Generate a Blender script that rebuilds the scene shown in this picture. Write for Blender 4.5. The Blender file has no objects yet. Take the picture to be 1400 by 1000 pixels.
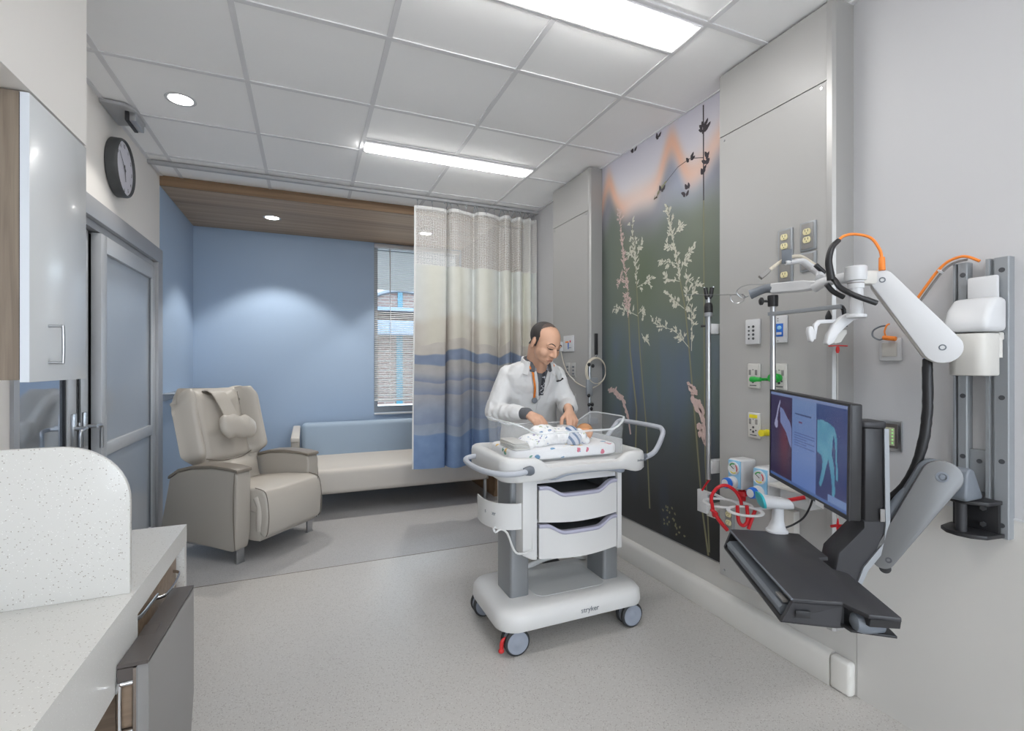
import bpy, bmesh, math, random
from mathutils import Vector, Matrix, Euler, noise
random.seed(7)
SC = bpy.context.scene
COL = SC.collection
PI = math.pi
def V(*a): return Vector(a)
def srgb(r, g, b):
    f = lambda c: (c/255/12.92) if c/255 <= .04045 else ((c/255+.055)/1.055)**2.4
    return (f(r), f(g), f(b), 1)

# ---------------------------------------------------------------- materials
def newmat(name):
    m = bpy.data.materials.new(name); m.use_nodes = True
    nt = m.node_tree
    return m, nt, nt.nodes['Principled BSDF']
def mat(name, rgb, rough=.5, metal=0, spec=.5, bump=0, bscale=200, vary=0, vscale=8, alpha=1, trans=0, emit=0, coat=0, sheen=0, ior=1.45):
    m, nt, b = newmat(name)
    c = srgb(*rgb)
    b.inputs['Base Color'].default_value = c
    b.inputs['Roughness'].default_value = rough
    b.inputs['Metallic'].default_value = metal
    b.inputs['Specular IOR Level'].default_value = spec
    b.inputs['IOR'].default_value = ior
    b.inputs['Transmission Weight'].default_value = trans
    b.inputs['Alpha'].default_value = alpha
    b.inputs['Coat Weight'].default_value = coat
    b.inputs['Sheen Weight'].default_value = sheen
    if emit:
        b.inputs['Emission Color'].default_value = c; b.inputs['Emission Strength'].default_value = emit
    tc = nt.nodes.new('ShaderNodeTexCoord')
    n = nt.nodes.new('ShaderNodeTexNoise'); n.inputs['Scale'].default_value = vscale; n.inputs['Detail'].default_value = 4
    nt.links.new(tc.outputs['Object'], n.inputs['Vector'])
    if vary:
        mx = nt.nodes.new('ShaderNodeMix'); mx.data_type = 'RGBA'
        mx.inputs[6].default_value = tuple(x*(1-vary) for x in c[:3])+(1,)
        mx.inputs[7].default_value = tuple(min(1, x*(1+vary)) for x in c[:3])+(1,)
        nt.links.new(n.outputs['Fac'], mx.inputs[0]); nt.links.new(mx.outputs[2], b.inputs['Base Color'])
    if bump:
        n2 = nt.nodes.new('ShaderNodeTexNoise'); n2.inputs['Scale'].default_value = bscale; n2.inputs['Detail'].default_value = 3
        nt.links.new(tc.outputs['Object'], n2.inputs['Vector'])
        bp = nt.nodes.new('ShaderNodeBump'); bp.inputs['Strength'].default_value = bump; bp.inputs['Distance'].default_value = .002
        nt.links.new(n2.outputs['Fac'], bp.inputs['Height']); nt.links.new(bp.outputs['Normal'], b.inputs['Normal'])
    return m
def speckle(name, rgb, dark, light, scale=260, rough=.45, amt=.33, coat=0, vary=.03):
    """solid sheet with small chips of two tones"""
    m, nt, b = newmat(name)
    tc = nt.nodes.new('ShaderNodeTexCoord')
    def cells(sc, thr, seed):
        mp = nt.nodes.new('ShaderNodeMapping'); mp.inputs['Location'].default_value = (seed, seed*.7, 0)
        nt.links.new(tc.outputs['Object'], mp.inputs['Vector'])
        v = nt.nodes.new('ShaderNodeTexVoronoi'); v.inputs['Scale'].default_value = sc
        nt.links.new(mp.outputs[0], v.inputs['Vector'])
        sep = nt.nodes.new('ShaderNodeSeparateColor'); nt.links.new(v.outputs['Color'], sep.inputs[0])
        g = nt.nodes.new('ShaderNodeMath'); g.operation = 'LESS_THAN'; g.inputs[1].default_value = thr
        nt.links.new(sep.outputs[0], g.inputs[0])
        d = nt.nodes.new('ShaderNodeMath'); d.operation = 'LESS_THAN'; d.inputs[1].default_value = .45
        nt.links.new(v.outputs['Distance'], d.inputs[0])
        k = nt.nodes.new('ShaderNodeMath'); k.operation = 'MULTIPLY'
        nt.links.new(g.outputs[0], k.inputs[0]); nt.links.new(d.outputs[0], k.inputs[1])
        return k.outputs[0]
    n = nt.nodes.new('ShaderNodeTexNoise'); n.inputs['Scale'].default_value = 2.5
    nt.links.new(tc.outputs['Object'], n.inputs['Vector'])
    c = srgb(*rgb)
    m0 = nt.nodes.new('ShaderNodeMix'); m0.data_type = 'RGBA'
    m0.inputs[6].default_value = tuple(x*(1-vary) for x in c[:3])+(1,); m0.inputs[7].default_value = tuple(x*(1+vary) for x in c[:3])+(1,)
    nt.links.new(n.outputs['Fac'], m0.inputs[0])
    m1 = nt.nodes.new('ShaderNodeMix'); m1.data_type = 'RGBA'; m1.inputs[7].default_value = srgb(*dark)
    nt.links.new(cells(scale, amt*.5, 3), m1.inputs[0]); nt.links.new(m0.outputs[2], m1.inputs[6])
    m2 = nt.nodes.new('ShaderNodeMix'); m2.data_type = 'RGBA'; m2.inputs[7].default_value = srgb(*light)
    nt.links.new(cells(scale*1.3, amt*.5, 11), m2.inputs[0]); nt.links.new(m1.outputs[2], m2.inputs[6])
    nt.links.new(m2.outputs[2], b.inputs['Base Color'])
    b.inputs['Roughness'].default_value = rough; b.inputs['Coat Weight'].default_value = coat
    return m
def wood(name, a, c, axis='Y', scale=30, stretch=.04, rough=.55, plank=None):
    m, nt, b = newmat(name)
    tc = nt.nodes.new('ShaderNodeTexCoord'); mp = nt.nodes.new('ShaderNodeMapping')
    s = [scale]*3; s['XYZ'.index(axis)] = scale*stretch; mp.inputs['Scale'].default_value = s
    nt.links.new(tc.outputs['Object'], mp.inputs['Vector'])
    n = nt.nodes.new('ShaderNodeTexNoise'); n.inputs['Scale'].default_value = 1; n.inputs['Detail'].default_value = 6; n.inputs['Distortion'].default_value = .4
    nt.links.new(mp.outputs[0], n.inputs['Vector'])
    r = nt.nodes.new('ShaderNodeValToRGB'); r.color_ramp.elements[0].position = .3; r.color_ramp.elements[1].position = .7
    r.color_ramp.elements[0].color = srgb(*a); r.color_ramp.elements[1].color = srgb(*c)
    nt.links.new(n.outputs['Fac'], r.inputs['Fac'])
    out = r.outputs[0]
    if plank:
        # broad tonal bands, one per plank, across the given axis
        ax, w, amt = plank
        sp = nt.nodes.new('ShaderNodeSeparateXYZ'); nt.links.new(tc.outputs['Object'], sp.inputs[0])
        d = nt.nodes.new('ShaderNodeMath'); d.operation = 'DIVIDE'; d.inputs[1].default_value = w; nt.links.new(sp.outputs[ax], d.inputs[0])
        fl = nt.nodes.new('ShaderNodeMath'); fl.operation = 'FLOOR'; nt.links.new(d.outputs[0], fl.inputs[0])
        wn = nt.nodes.new('ShaderNodeTexWhiteNoise'); wn.noise_dimensions = '1D'; nt.links.new(fl.outputs[0], wn.inputs['W'])
        mr = nt.nodes.new('ShaderNodeMapRange'); mr.inputs[3].default_value = 1-amt; mr.inputs[4].default_value = 1+amt*.4
        nt.links.new(wn.outputs[0], mr.inputs[0])
        hs = nt.nodes.new('ShaderNodeHueSaturation'); nt.links.new(mr.outputs[0], hs.inputs['Value']); nt.links.new(out, hs.inputs['Color'])
        out = hs.outputs[0]
    nt.links.new(out, b.inputs['Base Color']); b.inputs['Roughness'].default_value = rough
    return m

M = {}
M['paint'] = mat('warm white wall paint', (226, 223, 219), .6, bump=.08, bscale=350)
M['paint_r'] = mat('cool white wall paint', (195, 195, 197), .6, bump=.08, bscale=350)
M['ceiling'] = mat('white ceiling tile', (249, 249, 249), .85, bump=.25, bscale=420, vary=.01)
M['tee'] = mat('white ceiling tee', (222, 222, 224), .7)
M['track'] = mat('light grey track', (176, 177, 179), .45)
M['blue'] = mat('blue wall paint', (160, 180, 204), .6, bump=.1, bscale=300)
M['sheet'] = mat('wall protection sheet', (206, 204, 200), .45, bump=.05)
M['bumper'] = mat('off white base rail', (222, 220, 215), .4)
M['greige'] = mat('grey headwall laminate', (170, 169, 167), .4)
M['greige_edge'] = mat('satin headwall edge trim', (168, 167, 165), .35, metal=.3)
M['white'] = mat('white plastic', (203, 204, 206), .35)
M['white_warm'] = mat('warm white plastic', (198, 196, 191), .38)
M['gloss_white'] = mat('gloss white laminate', (210, 213, 215), .24, coat=.1)
M['white_edge'] = mat('pale edge band', (226, 232, 240), .3)
M['quartz'] = speckle('speckled quartz', (207, 206, 202), (158, 152, 144), (228, 228, 225), 330, .3, .09, coat=.2)
M['floor'] = speckle('pale speckled vinyl', (186, 183, 179), (158, 153, 148), (200, 198, 194), 190, .36, .40)
M['floor_dark'] = speckle('grey speckled vinyl', (170, 169, 169), (148, 146, 144), (186, 185, 184), 220, .45, .5)
M['wood_ceil'] = wood('wood plank ceiling', (160, 136, 112), (192, 168, 142), 'X', 26, .03, .5, plank=(1, .145, .22))
M['wood_dark'] = wood('wood soffit edge', (122, 96, 70), (148, 120, 92), 'X', 30, .03)
M['wood_cab'] = wood('taupe wood laminate', (124, 111, 98), (150, 136, 121), 'Z', 90, .04, .5)
M['wood_drawer'] = wood('brown drawer laminate', (120, 101, 84), (148, 128, 108), 'X', 60, .05, .45)
M['wood_warm'] = wood('brown wardrobe laminate', (118, 92, 68), (150, 122, 94), 'Z', 50, .04, .5)
M['grey_lam'] = mat('dark grey laminate', (136, 134, 132), .4, vary=.05, vscale=4)
M['grey_lam_dk'] = mat('dark brown grey edge', (84, 78, 75), .35)
M['steel'] = mat('brushed steel', (188, 190, 193), .28, metal=1)
M['chrome'] = mat('chrome', (215, 216, 218), .12, metal=1)
M['alu'] = mat('anodised aluminium', (150, 154, 158), .42, metal=.3)
M['alu_frame'] = mat('satin door frame aluminium', (166, 168, 172), .42, metal=.2)
M['alu_door'] = mat('pale door stile', (188, 191, 195), .4, metal=.15)
M['frost'] = mat('frosted grey door glass', (168, 174, 181), .28, coat=.5)
M['black'] = mat('black plastic', (38, 38, 40), .4)
M['black_soft'] = mat('black satin plastic', (50, 50, 53), .45, bump=.05)
M['rubber'] = mat('dark rubber', (52, 54, 56), .6)
M['grey_pl'] = mat('mid grey plastic', (108, 114, 122), .4)
M['grey_blue'] = mat('blue grey plastic', (146, 153, 165), .42)
M['lilac'] = mat('lilac grey plastic', (172, 172, 190), .4)
M['handle_grey'] = mat('pale grey handle', (176, 180, 188), .4)
M['cart_white'] = mat('cart white plastic', (212, 212, 211), .36)
M['cart_col'] = mat('grey cart column', (140, 143, 146), .35, metal=.45)
M['vinyl'] = mat('warm grey upholstery', (184, 178, 169), .42, bump=.06, bscale=500)
M['vinyl_side'] = mat('taupe upholstery', (172, 166, 157), .45, bump=.06, bscale=500)
M['arm_cap'] = mat('taupe arm cap', (130, 122, 112), .4)
M['sofa_seat'] = mat('cream upholstery', (196, 190, 182), .45, bump=.05, bscale=500)
M['sofa_back'] = mat('pale blue upholstery', (148, 166, 184), .5, bump=.08, bscale=500)
M['piping'] = mat('seam', (120, 113, 104), .6)
M['skin'] = mat('skin', (208, 164, 138), .5, bump=.08, bscale=300, vary=.06, vscale=18)
M['skin_baby'] = mat('baby skin', (214, 152, 108), .5, vary=.05, vscale=30)
M['hair_thin'] = mat('thinning hair over scalp', (98, 84, 77), .6, bump=.5, bscale=600, vary=.35, vscale=160)
M['hair'] = mat('short black hair', (58, 53, 52), .6, bump=.8, bscale=500)
M['lip'] = mat('lip', (168, 108, 94), .5)
M['eye'] = mat('eye dark', (30, 24, 22), .3)
M['coat'] = mat('white lab coat', (220, 220, 220), .75, bump=.1, bscale=600)
M['shirt'] = mat('dark grey shirt', (92, 94, 98), .8, bump=.4, bscale=140, vary=.35, vscale=120)
M['collar_in'] = mat('light checked collar', (150, 150, 158), .8, vary=.3, vscale=160)
M['trouser'] = mat('dark trousers', (66, 68, 74), .8)
M['orange'] = mat('orange cable', (232, 132, 50), .45)
M['red'] = mat('red tubing', (196, 26, 36), .3)
M['red_pl'] = mat('red plastic', (205, 48, 48), .4)
M['green'] = mat('green plastic', (36, 158, 62), .35)
M['yellow'] = mat('yellow plastic', (220, 205, 40), .4)
M['cream'] = mat('ivory receptacle', (222, 212, 168), .4)
M['blue_pl'] = mat('blue plastic', (38, 104, 196), .4)
M['sky_pl'] = mat('light blue plastic', (140, 190, 220), .4)
M['teal'] = mat('teal plastic', (50, 170, 180), .35)
M['cable'] = mat('beige tubing', (196, 188, 172), .45)
M['clock_face'] = mat('clock face', (206, 206, 216), .4)
M['clock_rim'] = mat('charcoal clock rim', (72, 74, 76), .45)
M['print'] = mat('dark print', (70, 72, 76), .6)
M['slat'] = mat('white blind slat', (226, 224, 222), .45)
M['blanket'] = None

# ---------------------------------------------------------------- mesh helpers
class MB:
    def __init__(s): s.bm = bmesh.new()
    def _add(s, verts, faces, Mx=None):
        vs = [s.bm.verts.new(Mx @ Vector(v) if Mx else v) for v in verts]
        for f in faces:
            try: s.bm.faces.new([vs[i] for i in f])
            except ValueError: pass
        return vs
    def box(s, c, size, rot=None, bev=0, seg=2):
        hx, hy, hz = size[0]/2, size[1]/2, size[2]/2
        t = bmesh.new()
        bmesh.ops.create_cube(t, size=1)
        for v in t.verts: v.co = Vector((v.co.x*size[0], v.co.y*size[1], v.co.z*size[2]))
        if bev: bmesh.ops.bevel(t, geom=list(t.edges), offset=min(bev, min(size)*.49), segments=seg, profile=.5, affect='EDGES')
        return s._merge(t, c, rot)
    def box2(s, a, b, bev=0, seg=2, rot=None):
        a, b = Vector(a), Vector(b)
        return s.box((a+b)/2, [abs(x) for x in (b-a)], rot, bev, seg)
    def _merge(s, t, c=(0, 0, 0), rot=None):
        Mx = Matrix.Translation(Vector(c))
        if rot is not None:
            Mx = Mx @ (rot.to_4x4() if isinstance(rot, Matrix) else Euler(rot).to_matrix().to_4x4())
        t.verts.ensure_lookup_table(); t.verts.index_update()
        s._add([v.co.copy() for v in t.verts], [[v.index for v in f.verts] for f in t.faces], Mx); t.free()
        return s
    def cyl(s, p1, p2, r, r2=None, seg=20, cap=True, bev=0):
        p1, p2 = Vector(p1), Vector(p2); r2 = r if r2 is None else r2
        ax = p2-p1; L = ax.length
        prof = [(0, r), (L, r2)]
        if bev:
            prof = [(0, r-bev), (bev*.3, r-bev*.3), (bev, r), (L-bev, r2), (L-bev*.3, r2-bev*.3), (L, r2-bev)]
        return s.lathe(p1, ax, prof, seg, cap)
    def lathe(s, o, axis, prof, seg=24, cap=True):
        o = Vector(o); q = Vector((0, 0, 1)).rotation_difference(Vector(axis).normalized())
        rings = []
        for (h, r) in prof:
            rings.append([s.bm.verts.new(o + q @ Vector((math.cos(2*PI*i/seg)*r, math.sin(2*PI*i/seg)*r, h))) for i in range(seg)])
        for a, b in zip(rings, rings[1:]):
            for i in range(seg):
                s.bm.faces.new([a[i], a[(i+1) % seg], b[(i+1) % seg], b[i]])
        if cap:
            s.bm.faces.new(rings[0][::-1]); s.bm.faces.new(rings[-1])
        return s
    def sphere(s, c, r, seg=16, rot=None):
        r = (r, r, r) if not hasattr(r, '__len__') else r
        t = bmesh.new(); bmesh.ops.create_uvsphere(t, u_segments=seg, v_segments=max(8, seg*2//3), radius=1)
        for v in t.verts: v.co = Vector((v.co.x*r[0], v.co.y*r[1], v.co.z*r[2]))
        return s._merge(t, c, rot)
    def tube(s, pts, r, seg=10, smooth=4, closed=False, cap=True, flat=None):
        pts = [Vector(p) for p in pts]
        if smooth and len(pts) > 2:
            n = len(pts); out = []
            rng = range(n) if closed else range(n-1)
            for i in rng:
                p0 = pts[(i-1) % n] if (closed or i > 0) else pts[0]
                p1 = pts[i]; p2 = pts[(i+1) % n]
                p3 = pts[(i+2) % n] if (closed or i+2 < n) else pts[-1]
                for k in range(smooth):
                    t = k/smooth
                    out.append(.5*((2*p1)+(p2-p0)*t+(2*p0-5*p1+4*p2-p3)*t*t+(3*p1-p0-3*p2+p3)*t**3))
            if not closed: out.append(pts[-1])
            pts = out
        n = len(pts)
        rr = (lambda k: r(k/(n-1))) if callable(r) else (lambda k: r)
        tang = []
        for i in range(n):
            a = pts[(i-1) % n] if (closed or i > 0) else pts[i]
            b = pts[(i+1) % n] if (closed or i < n-1) else pts[i]
            tang.append((b-a).normalized() if (b-a).length > 1e-9 else Vector((0, 0, 1)))
        up = Vector((0, 0, 1)) if abs(tang[0].z) < .9 else Vector((1, 0, 0))
        nrm = (up - tang[0]*up.dot(tang[0])).normalized()
        rings = []
        for i in range(n):
            if i:
                q = tang[i-1].rotation_difference(tang[i]); nrm = (q @ nrm); nrm = (nrm - tang[i]*nrm.dot(tang[i])).normalized()
            bi = tang[i].cross(nrm)
            R = rr(i); f = flat or 1
            rings.append([s.bm.verts.new(pts[i] + nrm*math.cos(2*PI*k/seg)*R + bi*math.sin(2*PI*k/seg)*R*f) for k in range(seg)])
        m = n if closed else n-1
        for i in range(m):
            a, b = rings[i], rings[(i+1) % n]
            for k in range(seg): s.bm.faces.new([a[k], a[(k+1) % seg], b[(k+1) % seg], b[k]])
        if cap and not closed:
            s.bm.faces.new(rings[0][::-1]); s.bm.faces.new(rings[-1])
        return s
    def prism(s, poly, a, b, axis='Z', bev=0, seg=2, Mx=None):
        """poly: 2-D outline, extruded from a to b along axis. 2-D axes: Z->(x,y), Y->(x,z), X->(y,z)"""
        def P(u, v, w): return {'Z': (u, v, w), 'Y': (u, w, v), 'X': (w, u, v)}[axis]
        t = bmesh.new()
        lo = [t.verts.new(P(u, v, a)) for u, v in poly]; hi = [t.verts.new(P(u, v, b)) for u, v in poly]
        n = len(poly)
        t.faces.new(lo[::-1]); t.faces.new(hi)
        for i in range(n): t.faces.new([lo[i], lo[(i+1) % n], hi[(i+1) % n], hi[i]])
        if bev:
            bmesh.ops.recalc_face_normals(t, faces=list(t.faces))
            es = [e for e in t.edges if e.calc_face_angle(0) > .6]
            bmesh.ops.bevel(t, geom=es, offset=bev, segments=seg, profile=.5, affect='EDGES')
        t.verts.ensure_lookup_table(); t.verts.index_update()
        s._add([v.co.copy() for v in t.verts], [[v.index for v in f.verts] for f in t.faces], Mx); t.free()
        return s
    def grid(s, fn, nu, nv, thick=0, uv=None):
        vs = [[s.bm.verts.new(fn(i/nu, j/nv)) for j in range(nv+1)] for i in range(nu+1)]
        for i in range(nu):
            for j in range(nv):
                s.bm.faces.new([vs[i][j], vs[i+1][j], vs[i+1][j+1], vs[i][j+1]])
        return s
    def solid(s, fn, w):
        for v in s.bm.verts: v.co = fn(v.co)
        return s
    def xf(s, Mx):
        for v in s.bm.verts: v.co = Mx @ v.co
        return s
    def build(s, name, m, parent=None, smooth=True, angle=38, Mx=None, recalc=True):
        if recalc: bmesh.ops.recalc_face_normals(s.bm, faces=list(s.bm.faces))
        me = bpy.data.meshes.new(name)
        off = worg(parent)
        for v in s.bm.verts:
            if Mx: v.co = Mx @ v.co
            v.co -= off
        s.bm.to_mesh(me); s.bm.free()
        me.materials.append(M[m] if isinstance(m, str) else m)
        if smooth:
            me.polygons.foreach_set('use_smooth', [True]*len(me.polygons))
            me.set_sharp_from_angle(angle=math.radians(angle))
        o = bpy.data.objects.new(name, me); COL.objects.link(o)
        if parent: o.parent = parent
        return o
def worg(p):
    """origin of the frame a child's mesh is written in: world points are shifted by the thing's base"""
    while p is not None and p.parent is not None: p = p.parent
    if p is not None and 'wo' in WO.get(p.name, {}): return WO[p.name]['wo']
    return Vector((0, 0, 0))
WO = {}
def tag(o, label=None, cat=None, group=None, kind=None):
    if label: o['label'] = label
    if cat: o['category'] = cat
    if group: o['group'] = group
    if kind: o['kind'] = kind
    return o
def thing(name, label, cat, base=(0, 0, 0), group=None, local=False, rz=0):
    """Empty at a thing's base. Parts are written in world coordinates unless local"""
    o = bpy.data.objects.new(name, None); COL.objects.link(o); o.location = base; o.empty_display_size = .05
    tag(o, label, cat, group)
    if not local: WO[o.name] = {'wo': Vector(base)}
    else: o.rotation_euler = (0, 0, rz)
    return o
def single(mb, name, m, label, cat, base=(0, 0, 0), group=None, **k):
    """a thing that is one mesh, its origin at its base"""
    b = Vector(base)
    mb.xf(Matrix.Translation(-b))
    o = mb.build(name, m, None, **k); o.location = b
    return tag(o, label, cat, group)
def struct(name, mb, m, parent=None, **k):
    o = mb.build(name, m, parent, **k)
    if not parent: o['kind'] = 'structure'
    return o
def duptree(o, parent=None):
    c = o.copy(); COL.objects.link(c); c.parent = parent
    for ch in [x for x in bpy.data.objects if x.parent == o]: duptree(ch, c)
    return c
def rrect(x0, y0, x1, y1, r, n=5):
    out = []
    for cx, cy, a0 in ((x1-r, y1-r, 0), (x0+r, y1-r, 90), (x0+r, y0+r, 180), (x1-r, y0+r, 270)):
        for k in range(n+1):
            a = math.radians(a0+90*k/n); out.append((cx+r*math.cos(a), cy+r*math.sin(a)))
    return out
def text(s, size, Mx, name, m, parent, depth=.0006):
    """lettering turned into a mesh part"""
    cu = bpy.data.curves.new(name, 'FONT'); cu.body = s; cu.size = size; cu.extrude = depth; cu.align_x = 'CENTER'; cu.align_y = 'CENTER'
    to = bpy.data.objects.new(name+'_c', cu); COL.objects.link(to)
    dg = bpy.context.evaluated_depsgraph_get(); dg.update()
    me = bpy.data.meshes.new_from_object(to.evaluated_get(dg))
    bpy.data.objects.remove(to); bpy.data.curves.remove(cu)
    off = worg(parent)
    for v in me.vertices: v.co = (Mx @ v.co) - off
    me.materials.clear(); me.materials.append(M[m])
    o = bpy.data.objects.new(name, me); COL.objects.link(o); o.parent = parent
    return o
def frame(o, xa, ya):
    """matrix whose x and y axes run along xa and ya from o"""
    xa = Vector(xa).normalized(); ya = Vector(ya); ya = (ya-xa*ya.dot(xa)).normalized(); za = xa.cross(ya)
    return Matrix.Translation(Vector(o)) @ Matrix((xa, ya, za)).transposed().to_4x4()
CH = 2.743      # ceiling height
XL, XR = -1.03, 2.0
YB = 5.62       # window wall
YA = 4.44       # front of the alcove
ZA = 2.665      # alcove ceiling
YR = -2.6       # wall behind the photographer
# ================================================================ SETTING
struct('floor', MB().box2((XL-.15, YR-.1, -.08), (XR+.1, YA-1.09, 0)), 'floor', smooth=False)
# grey floor of the family zone: edge runs across the room
struct('floor_alcove', MB().box2((XL-.15, YA-1.09, -.08), (XR+.1, YB+.1, 0)), 'floor_dark', smooth=False)
struct('trim_1', MB().box2((XL, YA-1.094, 0), (XR, YA-1.086, .0006)), 'piping', smooth=False)
# ceiling tiles + tees
struct('ceiling', MB().box2((XL-.15, YR-.1, CH), (XR+.15, YB+.1, CH+.06)), 'ceiling', smooth=False)
cg = MB()
TX = [-.888+.61*i for i in range(5)]; TY = [.9617-.61*6+.61*j for j in range(12) if .9617-.61*6+.61*j < YA]
for x in TX: cg.box2((x-.012, YR, CH-.005), (x+.012, YA, CH+.001))
for y in TY:
    cg.box2((XL, y-.012, CH-.0055), (XR, y+.012, CH+.001))
cg.box2((XL, YR, CH-.007), (XL+.02, YA, CH+.001)); cg.box2((XR-.02, YR, CH-.007), (XR, YA, CH+.001))
# two-thirds tees beside the long lamps
for y in (.9617+.61*1.345, .9617+.61*3.71): cg.box2((TX[2], y-.012, CH-.0055), (TX[4]-.012, y+.012, CH+.001))
struct('ceiling_grid', cg, 'tee', bpy.data.objects['ceiling'], smooth=False)
# wood alcove ceiling
s = struct('ceiling_alcove', MB().box2((XL, YA+.02, ZA), (XR, YB+.02, CH-.002)), 'wood_ceil', smooth=False)
struct('trim_2', MB().box2((XL, YA, ZA), (XR, YA+.0195, CH-.002)), 'wood_dark', smooth=False)
# walls
W1 = MB()
W1.box2((XL-.15, YR-.1, 0), (XL, 2.42, CH)); W1.box2((XL-.15, 2.42, 2.17), (XL, YA, CH)); 
struct('wall_left', W1, 'paint', smooth=False)
struct('wall_left_blue', MB().box2((XL-.15, YA+.012, 0), (XL, YB+.1, CH)), 'blue', smooth=False)
struct('wall_right', MB().box2((XR, YR-.1, 0), (XR+.12, YB+.1, CH)), 'paint_r', smooth=False)
# rear wall behind the photographer; its unseen window is added to bring in daylight
wr_ = MB().box2((XL, YR-.12, 0), (-.5, YR, CH)).box2((1.8, YR-.12, 0), (XR, YR, CH)).box2((-.5, YR-.12, 0), (1.8, YR, .45)).box2((-.5, YR-.12, 2.5), (1.8, YR, CH))
struct('wall_rear', wr_, 'paint', smooth=False)
wf2 = MB()
for x in (-.5, .63, 1.76): wf2.box2((x, YR-.09, .45), (x+.04, YR-.04, 2.5))
wf2.box2((-.5, YR-.09, .45), (1.8, YR-.04, .49)).box2((-.5, YR-.09, 2.46), (1.8, YR-.04, 2.5))
struct('added_rear_window', wf2, 'alu', smooth=False)
WX0, WX1, WZ0, WZ1 = .69, 1.690, .76, 2.66
wb = MB()
wb.box2((XL, YB, 0), (WX0, YB+.14, CH)); wb.box2((WX1, YB, 0), (XR, YB+.14, CH)); wb.box2((WX0, YB, 0), (WX1, YB+.14, WZ0)); wb.box2((WX0, YB, WZ1), (WX1, YB+.14, CH))
struct('wall_back', wb, 'blue', smooth=False)
# wall beneath the mural: protective sheet, its top edge, seam strip
struct('wall_right_sheet', MB().box2((XR-.004, YR, .0), (XR-.0002, 1.244, .832)).box2((XR-.004, 1.246, 0), (XR-.0002, YA, .262)), 'sheet', smooth=False)
struct('trim_3', MB().box2((XR-.006, YR, .832), (XR-.0002, 1.244, .838)), 'white', smooth=False)
# bumper rail base
bs = MB().prism([(XR-.005, 0), (XR-.042, 0), (XR-.046, .012), (XR-.046, .105), (XR-.040, .122), (XR-.03, .131), (XR-.005, .134)], 1.33, YA, 'Y', bev=.0)
struct('baseboard_right', bs, 'bumper', angle=50)
be = MB().box2((XR-.0465, 1.245, 0), (XR-.005, 1.328, .134), bev=.014, seg=4)
struct('baseboard_end', be, 'bumper', bpy.data.objects['baseboard_right'])
struct('baseboard_left', MB().box2((XL+.0005, YA+.03, 0), (XL+.012, YB, .1)), 'sheet', smooth=False)
struct('baseboard_back', MB().box2((XL, YB-.012, 0), (1.66, YB-.0005, .1)), 'sheet', smooth=False)

# ---- window
wf = MB()
fy0, fy1 = YB+.05, YB+.11
wf.box2((WX0, fy0, WZ0), (WX0+.045, fy1, WZ1)); wf.box2((WX1-.045, fy0, WZ0), (WX1, fy1, WZ1)); wf.box2((WX0+.045, fy0, WZ1-.045), (WX1-.045, fy1, WZ1)); wf.box2((WX0+.045, fy0, WZ0), (WX1-.045, fy1, WZ0+.07))
win = struct('window_1', wf, 'alu', smooth=False)
M['glass'] = mat('window glass', (235, 245, 248), .02, trans=1, ior=1.02, spec=.5)
struct('window_pane', MB().box2((WX0+.045, YB+.078, WZ0+.07), (WX1-.045, YB+.082, WZ1-.045)), 'glass', win, smooth=False)
struct('window_sill', MB().box2((WX0-.0, YB-.012, WZ0-.022), (WX1+.0, YB+.05, WZ0-.001), bev=.004), 'white', win)
# ---- blind
bl = thing('window_blind', 'white slatted venetian blind hanging in the window behind the curtain', 'blind', (1.2, YB+.025, 2.6))
bl_head = MB().box2((WX0+.004, YB-.012, WZ1-.045), (WX1-.004, YB+.03, WZ1-.004), bev=.004); bl_head.build('headrail', 'white', bl)
z = WZ1-.06; ss = []
while z > WZ0+.15: ss.append(z); z -= .0215
for k, z in enumerate(ss[:100]):
    MB().box((.5*(WX0+WX1), YB+.012, z), (WX1-WX0-.014, .024, .0012), rot=(.22 if z > 1.9 else .42, 0, 0)).build('slat', 'slat', bl, smooth=False)
MB().box2((WX0+.006, YB-.002, ss[-1]-.034), (WX1-.006, YB+.026, ss[-1]-.014), bev=.004).build('bottom_rail', 'slat', bl)
MB().cyl((WX0+.17, YB-.016, WZ1-.05), (WX0+.18, YB-.016, 1.62), .004, seg=8).build('wand', 'white', bl)
for x in (WX0+.18, WX1-.18): MB().box2((x-.002, YB-.0015, ss[-1]-.02), (x+.002, YB-.0005, WZ1-.04)).build('ladder_cord', 'slat', bl, smooth=False)

# ---- door in the left wall
fr = MB()
dz = 2.15
fr.box2((XL-.10, 3.03, dz-.085), (XL+.018, YA+.012, dz+.02), bev=.003)           # head, long
fr.box2((XL-.10, 2.42, dz-.085), (XL+.018, 3.03, dz+.02), bev=.003)
fr.box2((XL-.12, 4.33, 0), (XL+.018, YA+.012, dz-.085), bev=.003)        # right jamb
fr.box2((XL-.12, 2.42, 0), (XL+.012, 2.46, dz-.085))                      # left jamb
door = struct('door_1', fr, 'alu_frame')
struct('door_track', MB().box2((XL-.07, 2.46, dz-.125), (XL-.01, 4.33, dz-.086)), 'alu_frame', door, smooth=False)
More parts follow.
